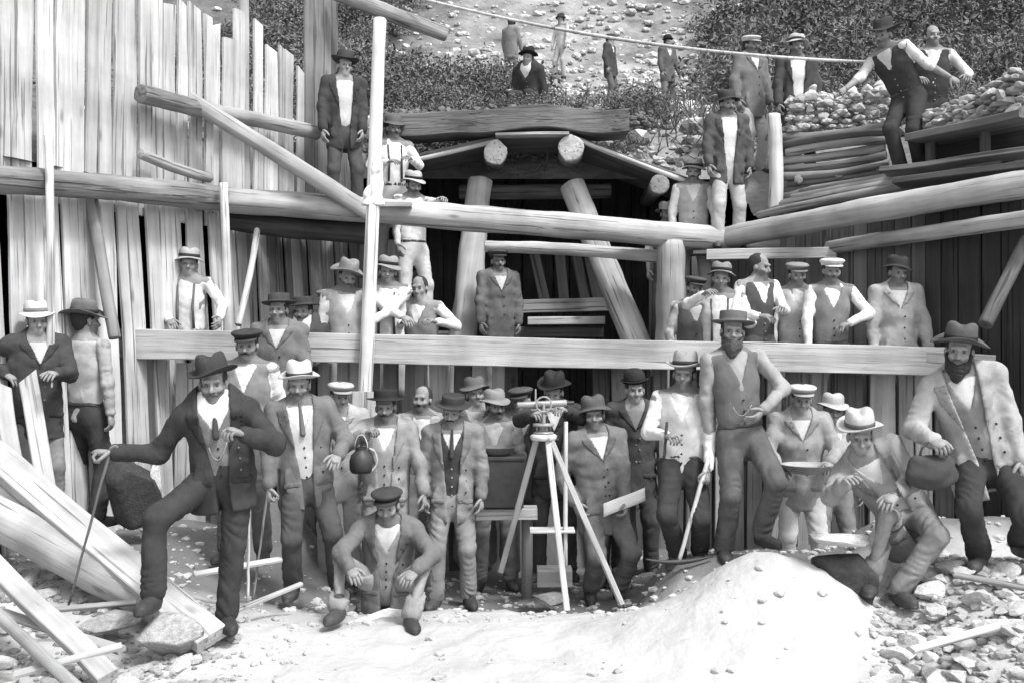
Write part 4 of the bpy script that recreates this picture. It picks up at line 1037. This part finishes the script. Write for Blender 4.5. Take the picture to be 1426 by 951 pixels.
p9 = person('man half hidden behind the black box with a grey shirt', (690, 566), 9.1, 1.64, hat='slouch', hv=.2, vest=.22, shirt=.34, tr=.18, lod=0, hyaw=14, group=FR)
p10 = person('surveyor in black hat and black jacket bending to the instrument', (771, 546), 8.85, 1.66, ha=(742, 578, -.42), hb=(788, 572, -.42), pitch=10, hat='fedora', hv=.03, jacket=.035, vest=None, shirt=.55, tr=.06, jopen=0, lod=0, hyaw=-14, ca=.9, cb=.9, group=FR)
p11 = person('man in grey suit and dark hat holding a sheet of paper beside the tripod', (827, 578), 8.55, 1.76, yaw=14, hyaw=-24, pel=(838, 706), hb=(872, 716, -.2), ha=(800, 700, -.1), fa=(822, 820), fb=(862, 819), hat='slouch', hv=.10, jacket=.16, vest=.20, shirt=.6, tr=.15, jopen=0, lod=0, cb=.9, group=FR)
p12 = person('round faced man in black bowler hat behind the man with the paper', (884, 543), 8.9, 1.66, hat='bowler', hv=.03, jacket=.06, vest=.06, shirt=.2, tr=.06, lod=0, group=FR, jopen=0)
p13 = person('man in pale hat with dark band and white shirt gripping a pick', (953, 521), 7.95, 1.72, yaw=-12, pel=(950, 648), ha=(928, 606, -.26), hb=(986, 656, -.2), fa=(944, 772, 0), fb=(974, 766, .04), hat='fedora', hv=.30, band=.05, vest=.46, shirt=.62, tr=.045, lod=0, cb=1.2, ca=1.0, group=FR)
p14 = person('tallest man in the front row with flat hat and hand on hip', (1020, 462), 7.8, 1.80, yaw=10, hyaw=-22, pel=(1032, 606), hb=(1062, 572, -.14), eb=(1, .25, 0), ha=(990, 612, .04), fa=(1008, 762, .05), fb=(1060, 742, -.12), hat='boater', hv=.12, vest=.13, shirt=.30, tr=.10, lod=0, ca=.3, cb=.5, beard=.06, group=FR)
p15 = person('man in pale flat cap and light jacket carrying a shallow pan', (1116, 556), 8.5, 1.66, yaw=-4, pitch=8, ha=(1084, 652, -.28), hb=(1156, 644, -.3), hat='cap', hv=.45, jacket=.28, vest=None, shirt=.6, tr=.5, jopen=0, lod=0, ca=.9, cb=.9, group=FR)
p16 = person('stooping man in pale brimmed hat and striped jacket seated on the whitish boulder', (1198, 607), 6.95, 1.72, yaw=-20, hyaw=6, pitch=14, pel=(1262, 716, .18), ha=(1176, 672, -.34), hb=(1246, 690, -.34), ea=(-.6, -.1, -.9), eb=(.8, -.2, -.7), fa=(1212, 806, -.12), fb=(1252, 820, -.2), ka=(-.4, -1, .3), kb=(.2, -1, .3), hat='fedora', hv=.42, band=.10, jacket=.24, vest=.4, shirt=.62, tr=.22, lod=0, mous=None)
p17 = person('bearded man at far right in broad brimmed hat and long pale coat', (1336, 489), 6.85, 1.82, yaw=-22, pel=(1372, 640, .05), ha=(1300, 614, -.22), hb=(1420, 640, -.1), eb=(.8, .5, -.2), fa=(1364, 772, 0), fb=(1418, 752, .1), hat='wide', hv=.09, band=.03, jacket=.34, vest=.2, shirt=.62, tr=.045, lod=0, beard=.03, ca=1.1, cb=1.0, group=FR)
# ------------------------------------------------------------------ the middle row, on the ledge behind the squared beam
person('dark jacketed man at far left edge, his legs behind pale leaning boards', (52, 447), 8.15, 1.70, yaw=35, hat='slouch', hv=.5, band=.2, jacket=.05, shirt=.5, tr=.2, lod=0, jopen=0, ha=(8, 520, -.1), hb=(78, 520, -.25), group=FR)
person('man in light jacket half hidden between the long coated man and the tall pole', (474, 552), 8.95, 1.66, hat='cap', hv=.35, jacket=.36, shirt=.6, tr=.3, lod=1, jopen=0, hyaw=20, group=FR)
person('bareheaded man in pale shirt behind the jug holder and the white collared man', (588, 556), 9.2, 1.68, hat=None, vest=.3, shirt=.5, tr=.2, lod=1, hyaw=-15, group=FR)
person('man in pale shirt half hidden behind the pan carrier and the stooping man', (1160, 572), 8.9, 1.62, hat='slouch', hv=.4, shirt=.55, vest=.4, tr=.2, lod=1, group=FR)
person('boyish man in pale cap between the paper holder and the bowler hatted man', (858, 586), 9.0, 1.50, hat='cap', hv=.3, jacket=.2, shirt=.6, tr=.2, lod=1, jopen=0, group=FR)
person('man in dark cap just behind the black box, only his head and shoulders showing', (726, 558), 9.25, 1.64, hat='cap', hv=.07, jacket=.14, shirt=.5, tr=.2, lod=1, jopen=0, hyaw=-18, low=True, group=FR)
person('man in slouched hat between the white collared man and the grey shirted one', (662, 548), 9.35, 1.64, hat='slouch', hv=.12, shirt=.4, vest=.15, tr=.2, lod=1, hyaw=14, low=True, group=FR)
MR = 'men on the ledge behind the squared beam'
person('man in pale brimmed hat and white shirt behind the left end of the beam', (263, 368), 10.0, 1.72, hat='slouch', hv=.35, band=.04, shirt=.60, tr=.2, ha=(236, 446, -.3), hb=(306, 444, -.3), susp=.12, hyaw=10, group=MR, low=True)
person('low man in small hat, only head and shoulders above the beam', (422, 434), 10.0, 1.7, hat='boater', hv=.06, jacket=.09, shirt=.6, tr=.1, jopen=0, group=MR, low=True, pel=(424, 512, .1), fa=(410, 548, -.0), fb=(436, 548, -.0))
person('man leaning forward in broad dark brimmed hat with one white sleeve at the tall pole', (484, 386), 10.1, 1.72, yaw=20, hat='wide', hv=.22, shirt=.60, vest=.35, tr=.35, pitch=10, tilt=-6, group=MR, low=True)
person('man in round hat, white shirt and braces just right of the tall pole', (540, 379), 10.0, 1.7, hat='slouch', hv=.25, band=.03, shirt=.58, susp=.08, tr=.3, ha=(566, 446, -.34), hb=(520, 446, -.34), group=MR, low=True)
person('bareheaded man in white shirt next to the round hatted man', (584, 402), 10.2, 1.68, yaw=-16, hat=None, vest=.22, shirt=.58, tr=.3, ha=(560, 450, -.3), hb=(608, 448, -.3), group=MR, low=True)
person('man with pale lapel standing inside the tunnel mouth', (694, 364), 12.0, 1.70, yaw=20, hat='cap', hv=.08, jacket=.14, shirt=.6, tr=.14, group=MR, low=True, jopen=0)
person('man in brimmed hat and white shirt right of the upright post', (1004, 388), 9.95, 1.70, yaw=-15, hat='slouch', hv=.2, band=.03, shirt=.58, susp=.10, tr=.3, ha=(980, 410, -.36), hb=(1020, 446, -.3), group=MR, low=True)
person('dark haired man in black waistcoat and white sleeves turned to his neighbour', (1058, 372), 10.0, 1.72, yaw=20, hyaw=25, hat=None, vest=.07, shirt=.60, tr=.1, ha=(1058, 440, -.3), hb=(1090, 430, -.3), group=MR, low=True)
person('man in pale waistcoat between the black waistcoat and the white cap', (1110, 383), 10.15, 1.66, hat='cap', hv=.2, vest=.48, shirt=.5, tr=.4, group=MR, low=True)
person('man in white cap and grey waistcoat with arm akimbo', (1158, 378), 9.9, 1.70, hat='cap', hv=.66, vest=.20, shirt=.62, tr=.09, hb=(1182, 450, -.16), eb=(1, .2, 0), group=MR, low=True)
person('man in dark hat and buttoned light grey jacket above the beam', (1250, 380), 9.9, 1.74, hat='slouch', hv=.05, jacket=.34, shirt=.52, tr=.4, jopen=0, group=MR, low=True, skin=.2)
person('man in grey cap close behind the man with broad dark brimmed hat', (456, 420), 10.5, 1.64, hat='cap', hv=.2, jacket=.22, shirt=.5, tr=.1, jopen=0, group=MR, low=True, hyaw=-20)
person('man in dark waistcoat half hidden by the upright post under the strut', (968, 402), 10.5, 1.66, hat='cap', hv=.08, vest=.1, shirt=.45, tr=.1, group=MR, low=True, hyaw=15)
# ------------------------------------------------------------------ the upper row, round the strut and on the right bank
UR = 'men on the upper logs and banks'
person('man in dark cap and open black jacket standing on the upper left walkway', (480, 93), 11.7, 1.76, yaw=18, hat='fedora', hv=.05, jacket=.05, shirt=.52, tr=.07, group=UR, hb=(505, 205, -.1))
stood0 = person('man in white shirt and braces behind the strut, right of the tall pole', (548, 180), 12.05, 1.72, yaw=20, hat='slouch', hv=.10, shirt=.62, tr=.48, susp=.06, ha=(540, 226, -.25), hb=(572, 222, -.25), group=UR)
stood1 = person('man in white shirt leaning on the strut with one arm stretched to the right', (576, 258), 11.75, 1.70, yaw=30, hat='slouch', hv=.4, band=.03, shirt=.62, tr=.55, hb=(624, 277, -.55), eb=(.3, .2, -.8), pitch=8, group=UR)
stood2 = person('man in dark hat and black waistcoat jacket on the right bank before the scree', (1013, 145), 11.9, 1.74, yaw=8, hat='slouch', hv=.05, jacket=.09, shirt=.58, tr=.40, group=UR, jopen=1)
stood3 = person('man in pale shirt and brimmed hat at the right end of the strut', (966, 240), 12.1, 1.70, yaw=-8, hat='slouch', hv=.3, band=.04, shirt=.52, vest=.36, tr=.3, group=UR)
stood4 = person('small figure peering over the strut beneath the grey log end', (929, 298), 12.45, 1.62, hat='slouch', hv=.3, shirt=.4, vest=.12, tr=.1, group=UR)
u7 = person('man in pale cap and grey jacket standing with back to the slope under the cable', (1046, 64), 13.2, 1.72, yaw=30, hat='cap', hv=.5, jacket=.16, shirt=.6, tr=.42, jopen=0, group=UR)
u8 = person('man in pale hat and open black jacket behind the whitish post', (1110, 66), 12.8, 1.72, hat='slouch', hv=.4, band=.04, jacket=.06, shirt=.62, tr=.06, group=UR)
u9 = person('stooping man in wide black hat and white shirt reaching down to the left', (1230, 50), 10.9, 1.78, yaw=-50, hyaw=-5, pitch=14, pel=(1266, 134, .1), ha=(1170, 132, -.12), hb=(1322, 108, -.1), ea=(-.3, -.3, -.8), eb=(.6, .2, -.6), fa=(1255, 236, .05), fb=(1282, 232, .1), hat='wide', hv=.05, shirt=.62, vest=.05, tr=.04, group=UR)
u10 = person('bareheaded man in black waistcoat and white sleeves resting his arms on the stones', (1298, 52), 11.3, 1.74, yaw=-6, hat=None, vest=.04, shirt=.60, tr=.05, hb=(1348, 106, -.3), ha=(1276, 110, -.2), group=UR)
for q, lab in zip((stood0, stood1, stood2, stood3, stood4), ['man in braces', 'man with the outstretched arm', 'man in pale trousers on the right bank', 'man at the right end of the strut', 'small figure under the grey log end']):
    a_ = Vector((q['pel'].x, q['pel'].y, q['foot']-.03))
    tag(board('scaffold_plank', a_-Vector((.4, 0, 0)), a_+Vector((.4, 0, 0)), .34, .045, GREYW, None, Vector((0, 0, 1)), 3, .01), 'short scaffold plank under the feet of the '+lab, 'plank')
# ------------------------------------------------------------------ onlookers on the slope
HR = 'onlookers on the slope above the tunnel'
def on_slope(label, px, Y, Hh, **k):
    X = (px-713)/F*Y
    person(label, (px, 0), Y, Hh, ground=float(hz(X, Y))-.03, lod=2, group=HR, **k)
on_slope('lone dark figure in round hat standing on the pale scree', 930, 24, 1.72, hat='bowler', hv=.03, jacket=.10, tr=.14, jopen=0, yaw=35)
on_slope('far figure in dark brimmed hat at the very top of the scree', 781, 28.0, 1.72, hat='slouch', hv=.04, shirt=.5, tr=.35, yaw=-40)
person('dark clad onlooker in black hat crouching just above the lintel', (735, 82), 15.4, 1.68, yaw=-25, pel=(738, 136, .1), fa=(722, 166, -.2), fb=(748, 168, -.2), hat='fedora', hv=.03, jacket=.04, tr=.05, jopen=0, lod=2, group=HR)
on_slope('dark coated onlooker on the scree between the lintel and the round hatted figure', 850, 22.0, 1.5, hat='cap', hv=.2, jacket=.06, tr=.12, jopen=0, yaw=60)
on_slope('grey onlooker high on the slope near the cable', 712, 27, 1.70, hat='cap', hv=.06, jacket=.18, tr=.16, jopen=0, yaw=150)

# ------------------------------------------------------------------ things held and tools
def stick(name, a, b, r0, r1, mat, label, cat, crook=False):
    pts = [a.lerp(b, i/10)+Vector((.0015*math.sin(i*1.7), 0, 0)) for i in range(11)]; rs_ = [r0+(r1-r0)*i/10 for i in range(11)]
    if crook:
        d = (a-b).normalized(); sd_ = Vector((.9, .3, 0)); c = a+sd_*.022
        arc = [c+(-sd_)*.022*math.cos(t)+d*.022*math.sin(t) for t in np.linspace(2.6, .1, 8)]
        pts = arc+pts; rs_ = [r0]*8+rs_
    return tag(tube_path(name, pts, rs_, mat, 8), label, cat)
c2 = stick('cane', p2['hA']+Vector((0, -.03, .02)), W(95, 845, 6.55), .010, .007, wood(.16), 'thin cane under the outstretched hand of the black suited man', 'cane', True)
c5 = stick('cane', p5['hA']+Vector((0, -.03, .0)), W(352, 838, 7.55), .010, .007, wood(.2), 'walking cane held by the man in the long grey coat', 'cane', True)
stick('rod', W(347, 700, 6.9), W(345, 836, 6.9), .010, .010, wood(.6), 'short pale rod standing right of the black suited man\'s leg', 'rod')
# watch chain of the black suited man (a sub-detail of his waistcoat)
b = p2
ch0 = b['L'](b['pel']+b['sp']*.20+b['f']*.125-b['l']*.05); ch1 = b['L'](b['pel']+b['sp']*.22+b['f']*.125+b['l']*.06)
tube_path('watch_chain', [ch0.lerp(ch1, i/10)-Vector((0, 0, .09*4*(i/10)*(1-i/10)))+b['f']*.012 for i in range(11)], .0028, BRASS, 6, b['body'])
b = p14
ch0 = b['L'](b['pel']+b['sp']*.22+b['f']*.125-b['l']*.09); ch1 = b['L'](b['pel']+b['sp']*.22+b['f']*.125+b['l']*.05)
tube_path('watch_chain', [ch0.lerp(ch1, i/10)-Vector((0, 0, .07*4*(i/10)*(1-i/10)))+b['f']*.012 for i in range(11)], .0028, BRASS, 6, b['body'])
# pick of the white shirted man
a = p13['hB']+Vector((0, -.03, .10)); e_ = W(944, 786, 7.65)
pk = stick('pickaxe', a, e_, .017, .015, wood(.55), 'pickaxe standing head down under the hand of the white shirted man', 'pickaxe')
d_ = (e_-a).normalized(); sd_ = Vector((1, .25, 0)).normalized()
hp_ = [e_-d_*.02+sd_*t*.26-d_*(.035*t*t) for t in np.linspace(-1, 1, 13)]
tube_path('pick_head', hp_, [.006+.016*(1-abs(t)) for t in np.linspace(-1, 1, 13)], IRON, 8, pk)
stick('pipe_stem', p13['hA']+Vector((.0, -.03, .10)), p13['hA']+Vector((-.02, -.03, -.16)), .011, .011, wood(.08), 'dark short rod in the raised hand of the white shirted man', 'rod')
# jug
def lathe_obj(name, prof, c, mat, n=24, parent=None, M=None):
    o = link(name, lathe_mesh(name, prof, n, 1.0), mat, parent); o.location = c
    if M: o.matrix_world = Matrix.Translation(c) @ M.to_4x4()
    return o
c = p6['hA']+Vector((-.02, -.06, -.20))
jg = tag(lathe_obj('jug', [(.001, -.085), (.07, -.085), (.085, -.06), (.088, .0), (.075, .05), (.045, .075), (.04, .10), (.046, .105), (.036, .10), (.034, .05), (.001, -.07)], c, IRON), 'black jug hanging from the hand of the man in grey jacket', 'jug')
tube_path('handle', [Vector((.045+.075*math.sin(t), 0, .07+.09*math.cos(t)-.06)) for t in np.linspace(.2, 2.9, 9)], .008, wood(.5), 8, jg)
tube_path('bail', [Vector((.05*math.cos(t), 0, .09+.11*math.sin(t))) for t in np.linspace(0, 3.14, 9)], .005, wood(.5), 6, jg)
# black box with a bowl
bc = W(700, 671, 8.5)
def box_obj(name, c, sx_, sy_, sz_, mat, parent=None, bev=.006):
    bm = bmesh.new(); bmesh.ops.create_cube(bm, size=1)
    for v in bm.verts: v.co = Vector((v.co.x*sx_, v.co.y*sy_, v.co.z*sz_))
    bmesh.ops.bevel(bm, geom=bm.edges[:], offset=bev, segments=1, affect='EDGES')
    me = bpy.data.meshes.new(name); bm.to_mesh(me); bm.free(); o = link(name, me, mat, parent); o.location = c; return o
bx = tag(box_obj('box', bc, .33, .26, .37, IRON), 'black box standing on the pale bench plank', 'box')
box_obj('lid', Vector((0, 0, .197)), .35, .28, .03, IRON, bx)
tag(lathe_obj('bowl', [(.001, -.04), (.07, -.04), (.12, -.005), (.15, .035), (.155, .04), (.148, .038), (.115, .0), (.065, -.03), (.001, -.03)], W(692, 628, 8.5)+Vector((0, 0, -.003)), base_mat('enamel', .12, .4, 8, .3, .1, 40)), 'dark shallow bowl resting on the black box', 'bowl')
# transit on a tripod
TY = 8.05; top = W(757, 606, TY)
tri = empty('tripod', (top.x, top.y, float(gz(top.x, top.y)))); tag(tri, 'pale wooden survey tripod with three spread legs', 'tripod')
def ch(o, par): o.parent = par; o.matrix_parent_inverse = par.matrix_basis.inverted(); return o
bpy.context.view_layer.update()
for (px, py, Y, dx) in ((697, 796, 8.35, -.05), (866, 842, 7.6, .05), (790, 850, 7.55, .03)):
    ft = W(px, py, Y); tp = top+Vector((dx, -.04 if Y < 8 else .05, -.02))
    for sgn in (-1, 1):
        q = (ft-tp).normalized().cross(Vector((0, 1, 0))).normalized()*.016*sgn
        a_, b_ = tp+q*1.6, ft+q*.3
    ch(board('leg', tp, ft, .045, .03, wood(.46)), tri)
    lg = COL.objects[-1] if False else None
ch(lathe_obj('tripod_head', [(.001, -.035), (.09, -.035), (.1, -.02), (.1, .0), (.085, .01), (.001, .012)], top, wood(.58)), tri)
th = empty('theodolite', top+Vector((0, 0, .013))); tag(th, 'surveying transit with level telescope mounted on the tripod', 'theodolite')
bpy.context.view_layer.update()
ch(lathe_obj('base_plate', [(.001, 0), (.075, 0), (.075, .012), (.03, .02), (.028, .05), (.08, .058), (.08, .075), (.02, .08), (.001, .08)], top+Vector((0, 0, .013)), BRASS), th)
for k in range(4):
    an = k*math.pi/2+.4; c = top+Vector((.055*math.cos(an), .055*math.sin(an), .03))
    ch(lathe_obj('levelling_screw', [(.001, 0), (.007, 0), (.007, .04), (.001, .04)], c, BRASS, 8), th)
for sgn in (-1, 1):
    c = top+Vector((0, sgn*.045, .09)); ch(log('standard', c, c+Vector((0, -sgn*.008, .14)), .016, .010, BRASS, None, 0, 8, 2, 0), th)
c = top+Vector((0, 0, .235)); dT = Vector((.97, .22, .03)).normalized()
ch(log('telescope', c-dT*.20, c+dT*.17, .022, .026, BRASS, None, 0, 14, 4, 0), th)
ch(log('eyepiece', c+dT*.165, c+dT*.23, .016, .014, IRON, None, 0, 12, 2, 0), th)
ch(log('level_vial', c-dT*.09+Vector((0, 0, -.04)), c+dT*.09+Vector((0, 0, -.04)), .009, .009, BRASS, None, 0, 8, 2, 0), th)
c = top+Vector((-.06, 0, .24)); ch(log('sight_pin', c, c+Vector((0, 0, .10)), .008, .006, BRASS, None, 0, 8, 2, 0), th)
ch(lathe_obj('vertical_circle', [(.05, -.004), (.062, -.004), (.062, .004), (.05, .004), (.05, -.004)], top+Vector((.0, -.055, .235)), BRASS, 24, None, Matrix.Rotation(math.pi/2, 3, 'X')), th)
tag(log('ranging_staff', W(787, 800, 8.25), W(788, 588, 8.25), .018, .016, wood(.6), None, 0, 10, 4, .02), 'upright pale staff just right of the tripod head', 'staff')
# paper
hB = p11['hB']
V = []; Q = []
for i in range(9):
    for j in range(4):
        V.append((-.04+.32*i/8, .012*math.sin(i*.8)+.02*j/3, -.05+.10*j/3+.14*i/8*.9))
for i in range(8):
    for j in range(3): Q.append((i*4+j, (i+1)*4+j, (i+1)*4+j+1, i*4+j+1))
pp = link('paper', mesh_np('paper', V, Q, True), PAPER); pp.location = hB+Vector((-.13, -.07, -.05))
md = pp.modifiers.new('thick', 'SOLIDIFY'); md.thickness = .003
tag(pp, 'rolled white sheet of paper in the hand of the man in grey suit', 'paper')
# pan
pc = (p15['hA']+p15['hB'])/2+Vector((.0, -.06, -.02))
tag(lathe_obj('pan', [(.001, -.03), (.11, -.03), (.16, .0), (.185, .035), (.192, .038), (.183, .03), (.155, .006), (.105, -.02), (.001, -.02)], pc, base_mat('tin', .35, .45, 8, .25, .1, 40)), 'wide shallow tin pan carried by the man in pale flat cap', 'pan')
# bag of the bearded man
c = p17['hA']+Vector((-.02, -.02, -.17))
bg = Fld(*ugrid((-.2, -.14, -.18), (.2, .14, .14), .011)); bg.ell(Vector((0, 0, -.03)), Matrix.Identity(3), (.16, .09, .10), 0); bg.cone(Vector((-.09, 0, .05)), Vector((.09, 0, .05)), .035, .035, .05); bg.wrinkle(.006, 4, .1)
V, Q = bg.mesh(); bo = link('bag', mesh_np('bag', V, Q, True), cloth(.06)); bo.location = c
tag(bo, 'dark soft bag gripped by the bearded man', 'bag')
tube_path('handle', [Vector((.07*math.cos(t), 0, .07+.10*math.sin(t))) for t in np.linspace(0, 3.14, 10)], .009, LEATHER, 8, bo)

rg = Fld(*ugrid((-.2, -.14, -.42), (.2, .14, .14), .012)); rg.flat(Vector((.02, 0, .03)), Vector((-.03, 0, -.34)), .045, .105, Vector((0, 1, 0)), .45, .03); rg.wrinkle(.012, 3, .10)
rg.F = np.maximum(rg.F, -.33-rg.zs[None, None, :]).astype(np.float32)
V, Q = rg.mesh(); ro = link('rag', mesh_np('rag', V, Q, True), cloth(.72)); ro.location = W(523, 234, 9.42)
tag(ro, 'white rag hanging from the tall slender pole just above the log strut', 'rag')
# ------------------------------------------------------------------ scrub on the slope
def bush_mesh(seed, n, R_, H_, leaf=.036):
    rs = np.random.RandomState(seed)
    th = rs.rand(n)*6.283; ph = np.arccos(1-rs.rand(n)*1.1); rr = (.45+.6*rs.rand(n)**.5)
    lump = 1+.35*np.sin(3*th+seed)*np.sin(2.3*ph+seed*2)+.2*np.sin(7*th+2*ph)
    c = np.stack([R_*rr*lump*np.sin(ph)*np.cos(th), R_*rr*lump*np.sin(ph)*np.sin(th), H_*rr*lump*np.cos(ph)+.1], -1)
    a = rs.normal(size=(n, 3)); a /= np.linalg.norm(a, axis=1)[:, None]; b_ = np.cross(a, rs.normal(size=(n, 3))); b_ /= np.linalg.norm(b_, axis=1)[:, None]
    sz = leaf*(.5+rs.rand(n, 1)); nn = np.cross(a, b_)*.25
    V = np.stack([c-a*sz, c+b_*sz*.45+nn*sz, c+a*sz, c-b_*sz*.45+nn*sz], 1).reshape(-1, 3)
    return mesh_np('crown', V, np.arange(4*n).reshape(n, 4), False)
def stem_mesh(seed, R_, H_):
    rs = random.Random(seed); V = []; Q = []
    for _ in range(9):
        th = rs.random()*6.28; tp = Vector((R_*.9*math.cos(th)*rs.random(), R_*.9*math.sin(th)*rs.random(), H_*rs.uniform(.6, 1.25)))
        pts = [Vector((0, 0, -.1)).lerp(tp, i/4)+Vector((rs.uniform(-.04, .04), rs.uniform(-.04, .04), 0)) for i in range(5)]
        for i, p in enumerate(pts):
            r = .018*(1-i/5.5); o = len(V)
            for k in range(5): V.append(p+Vector((r*math.cos(k*1.257), r*math.sin(k*1.257), 0)))
            if i:
                for k in range(5): Q.append((o-5+k, o-5+(k+1) % 5, o+(k+1) % 5, o+k))
    return mesh_np('stem', V, Q, True)
BM = [(bush_mesh(i, 2400, .55, .55+.15*(i % 2)), stem_mesh(i, .5, .7)) for i in range(4)]
for a_, b_ in BM: a_.materials.append(LEAF); b_.materials.append(TWIG)
rs = random.Random(11); nb_ = 0
def bush(X, Y, sc, label, group):
    label = ('small ' if sc < .65 else 'middling ' if sc < 1.1 else 'large ')+label+', '+('nearer the camera' if Y < 16 else 'farther up')+(' to the left' if X < 0 else ' to the right' if X > 5 else ' in the middle')
    i = rs.randrange(4); r = empty('shrub', (X, Y, float(hz(X, Y))-.05)); tag(r, label, 'shrub', group)
    r.rotation_euler = (0, 0, rs.random()*6.28); r.scale = (sc, sc, sc*rs.uniform(.8, 1.1))
    for nm, me in (('crown', BM[i][0]), ('stem', BM[i][1])):
        o = bpy.data.objects.new(nm, me); COL.objects.link(o); o.parent = r
for k in range(26):      # just above the lintel
    px = rs.uniform(535, 900); Y = rs.uniform(13.45, 16.5); 
    if 700 < px < 760 and Y > 14.5: continue
    bush((px-713)/F*Y, Y, rs.uniform(.45, .85), 'dark shrub on the bank above the lintel', 'shrubs above the lintel')
for k in range(20):
    px = rs.uniform(480, 640); Y = rs.uniform(16, 26); bush((px-713)/F*Y, Y, rs.uniform(.6, 1.1), 'dark shrub left of the pale scree', 'shrubs left of the scree')
for k in range(64):
    px = rs.uniform(1015, 1470); Y = rs.uniform(17, 36)
    bush((px-713)/F*Y, Y, rs.uniform(.9, 1.5)*(1+.05*(Y-17)), 'dark shrub right of the pale scree', 'shrubs right of the scree')
for k in range(14):
    px = rs.uniform(1080, 1450); Y = rs.uniform(13.5, 17); bush((px-713)/F*Y, Y, rs.uniform(.4, .8), 'shrub behind the men at upper right', 'shrubs behind the men at upper right')
for k in range(26):
    px = rs.uniform(250, 540); Y = rs.uniform(14.2, 24); bush((px-713)/F*Y, Y, rs.uniform(.6, 1.2), 'dark shrub behind the boards at upper left', 'shrubs behind the boards at upper left')
for k in range(30):
    px = rs.uniform(520, 730); Y = rs.uniform(15.5, 19.5)
    bush((px-713)/F*Y, Y, rs.uniform(.6, 1.1), 'dark shrub on the bench behind the lintel', 'shrubs on the bench behind the lintel')
for k in range(26):
    px = rs.uniform(240, 560); Y = rs.uniform(20, 34)
    bush((px-713)/F*Y, Y, rs.uniform(1.0, 2.0), 'dark shrub high on the slope at upper left', 'shrubs high at upper left')
for px, Y, sc_ in ((722, 14.4, .6), (752, 14.6, .55), (700, 14.2, .5), (545, 13.4, .5), (868, 13.5, .45)): bush((px-713)/F*Y, Y, sc_, 'dark shrub on the bank above the lintel', 'shrubs above the lintel')
# dry brush and roots on the slope: nobody could count it
def brush():
    rs = np.random.RandomState(5); V = []; Q = []
    for i in range(9000):
        Y = rs.uniform(13.3, 24); X = rs.uniform(-.42, .52)*Y
        if rs.rand() < .15*math.exp(-((X-1.6)/1.8)**2) and Y > 15: continue
        z = float(hz(X, Y)); p = np.array([X, Y, z-.02]); d = np.array([rs.normal()*.5, rs.normal()*.5-.2, .3+rs.rand()*.6]); d *= (.12+.35*rs.rand())/np.linalg.norm(d)
        r = .006+.008*rs.rand(); q = np.array([rs.normal(), rs.normal(), 0]); q *= r/np.linalg.norm(q); m = p+d*.55+np.array([rs.normal()*.04, rs.normal()*.04, .03])
        o = len(V); q2 = np.array([-q[1], q[0], 0])
        for c, s_ in ((p, 1), (m, .8), (p+d, .3)): V += [c+q*s_, c+q2*s_, c-q*s_, c-q2*s_]
        for j in (0, 4):
            for k in range(4): Q.append((o+j+k, o+j+(k+1) % 4, o+j+4+(k+1) % 4, o+j+4+k))
    o = link('brush', mesh_np('brush', np.array(V), np.array(Q), False), TWIG); tag(o, 'dry brush and roots covering the slope', kind='stuff')
brush()
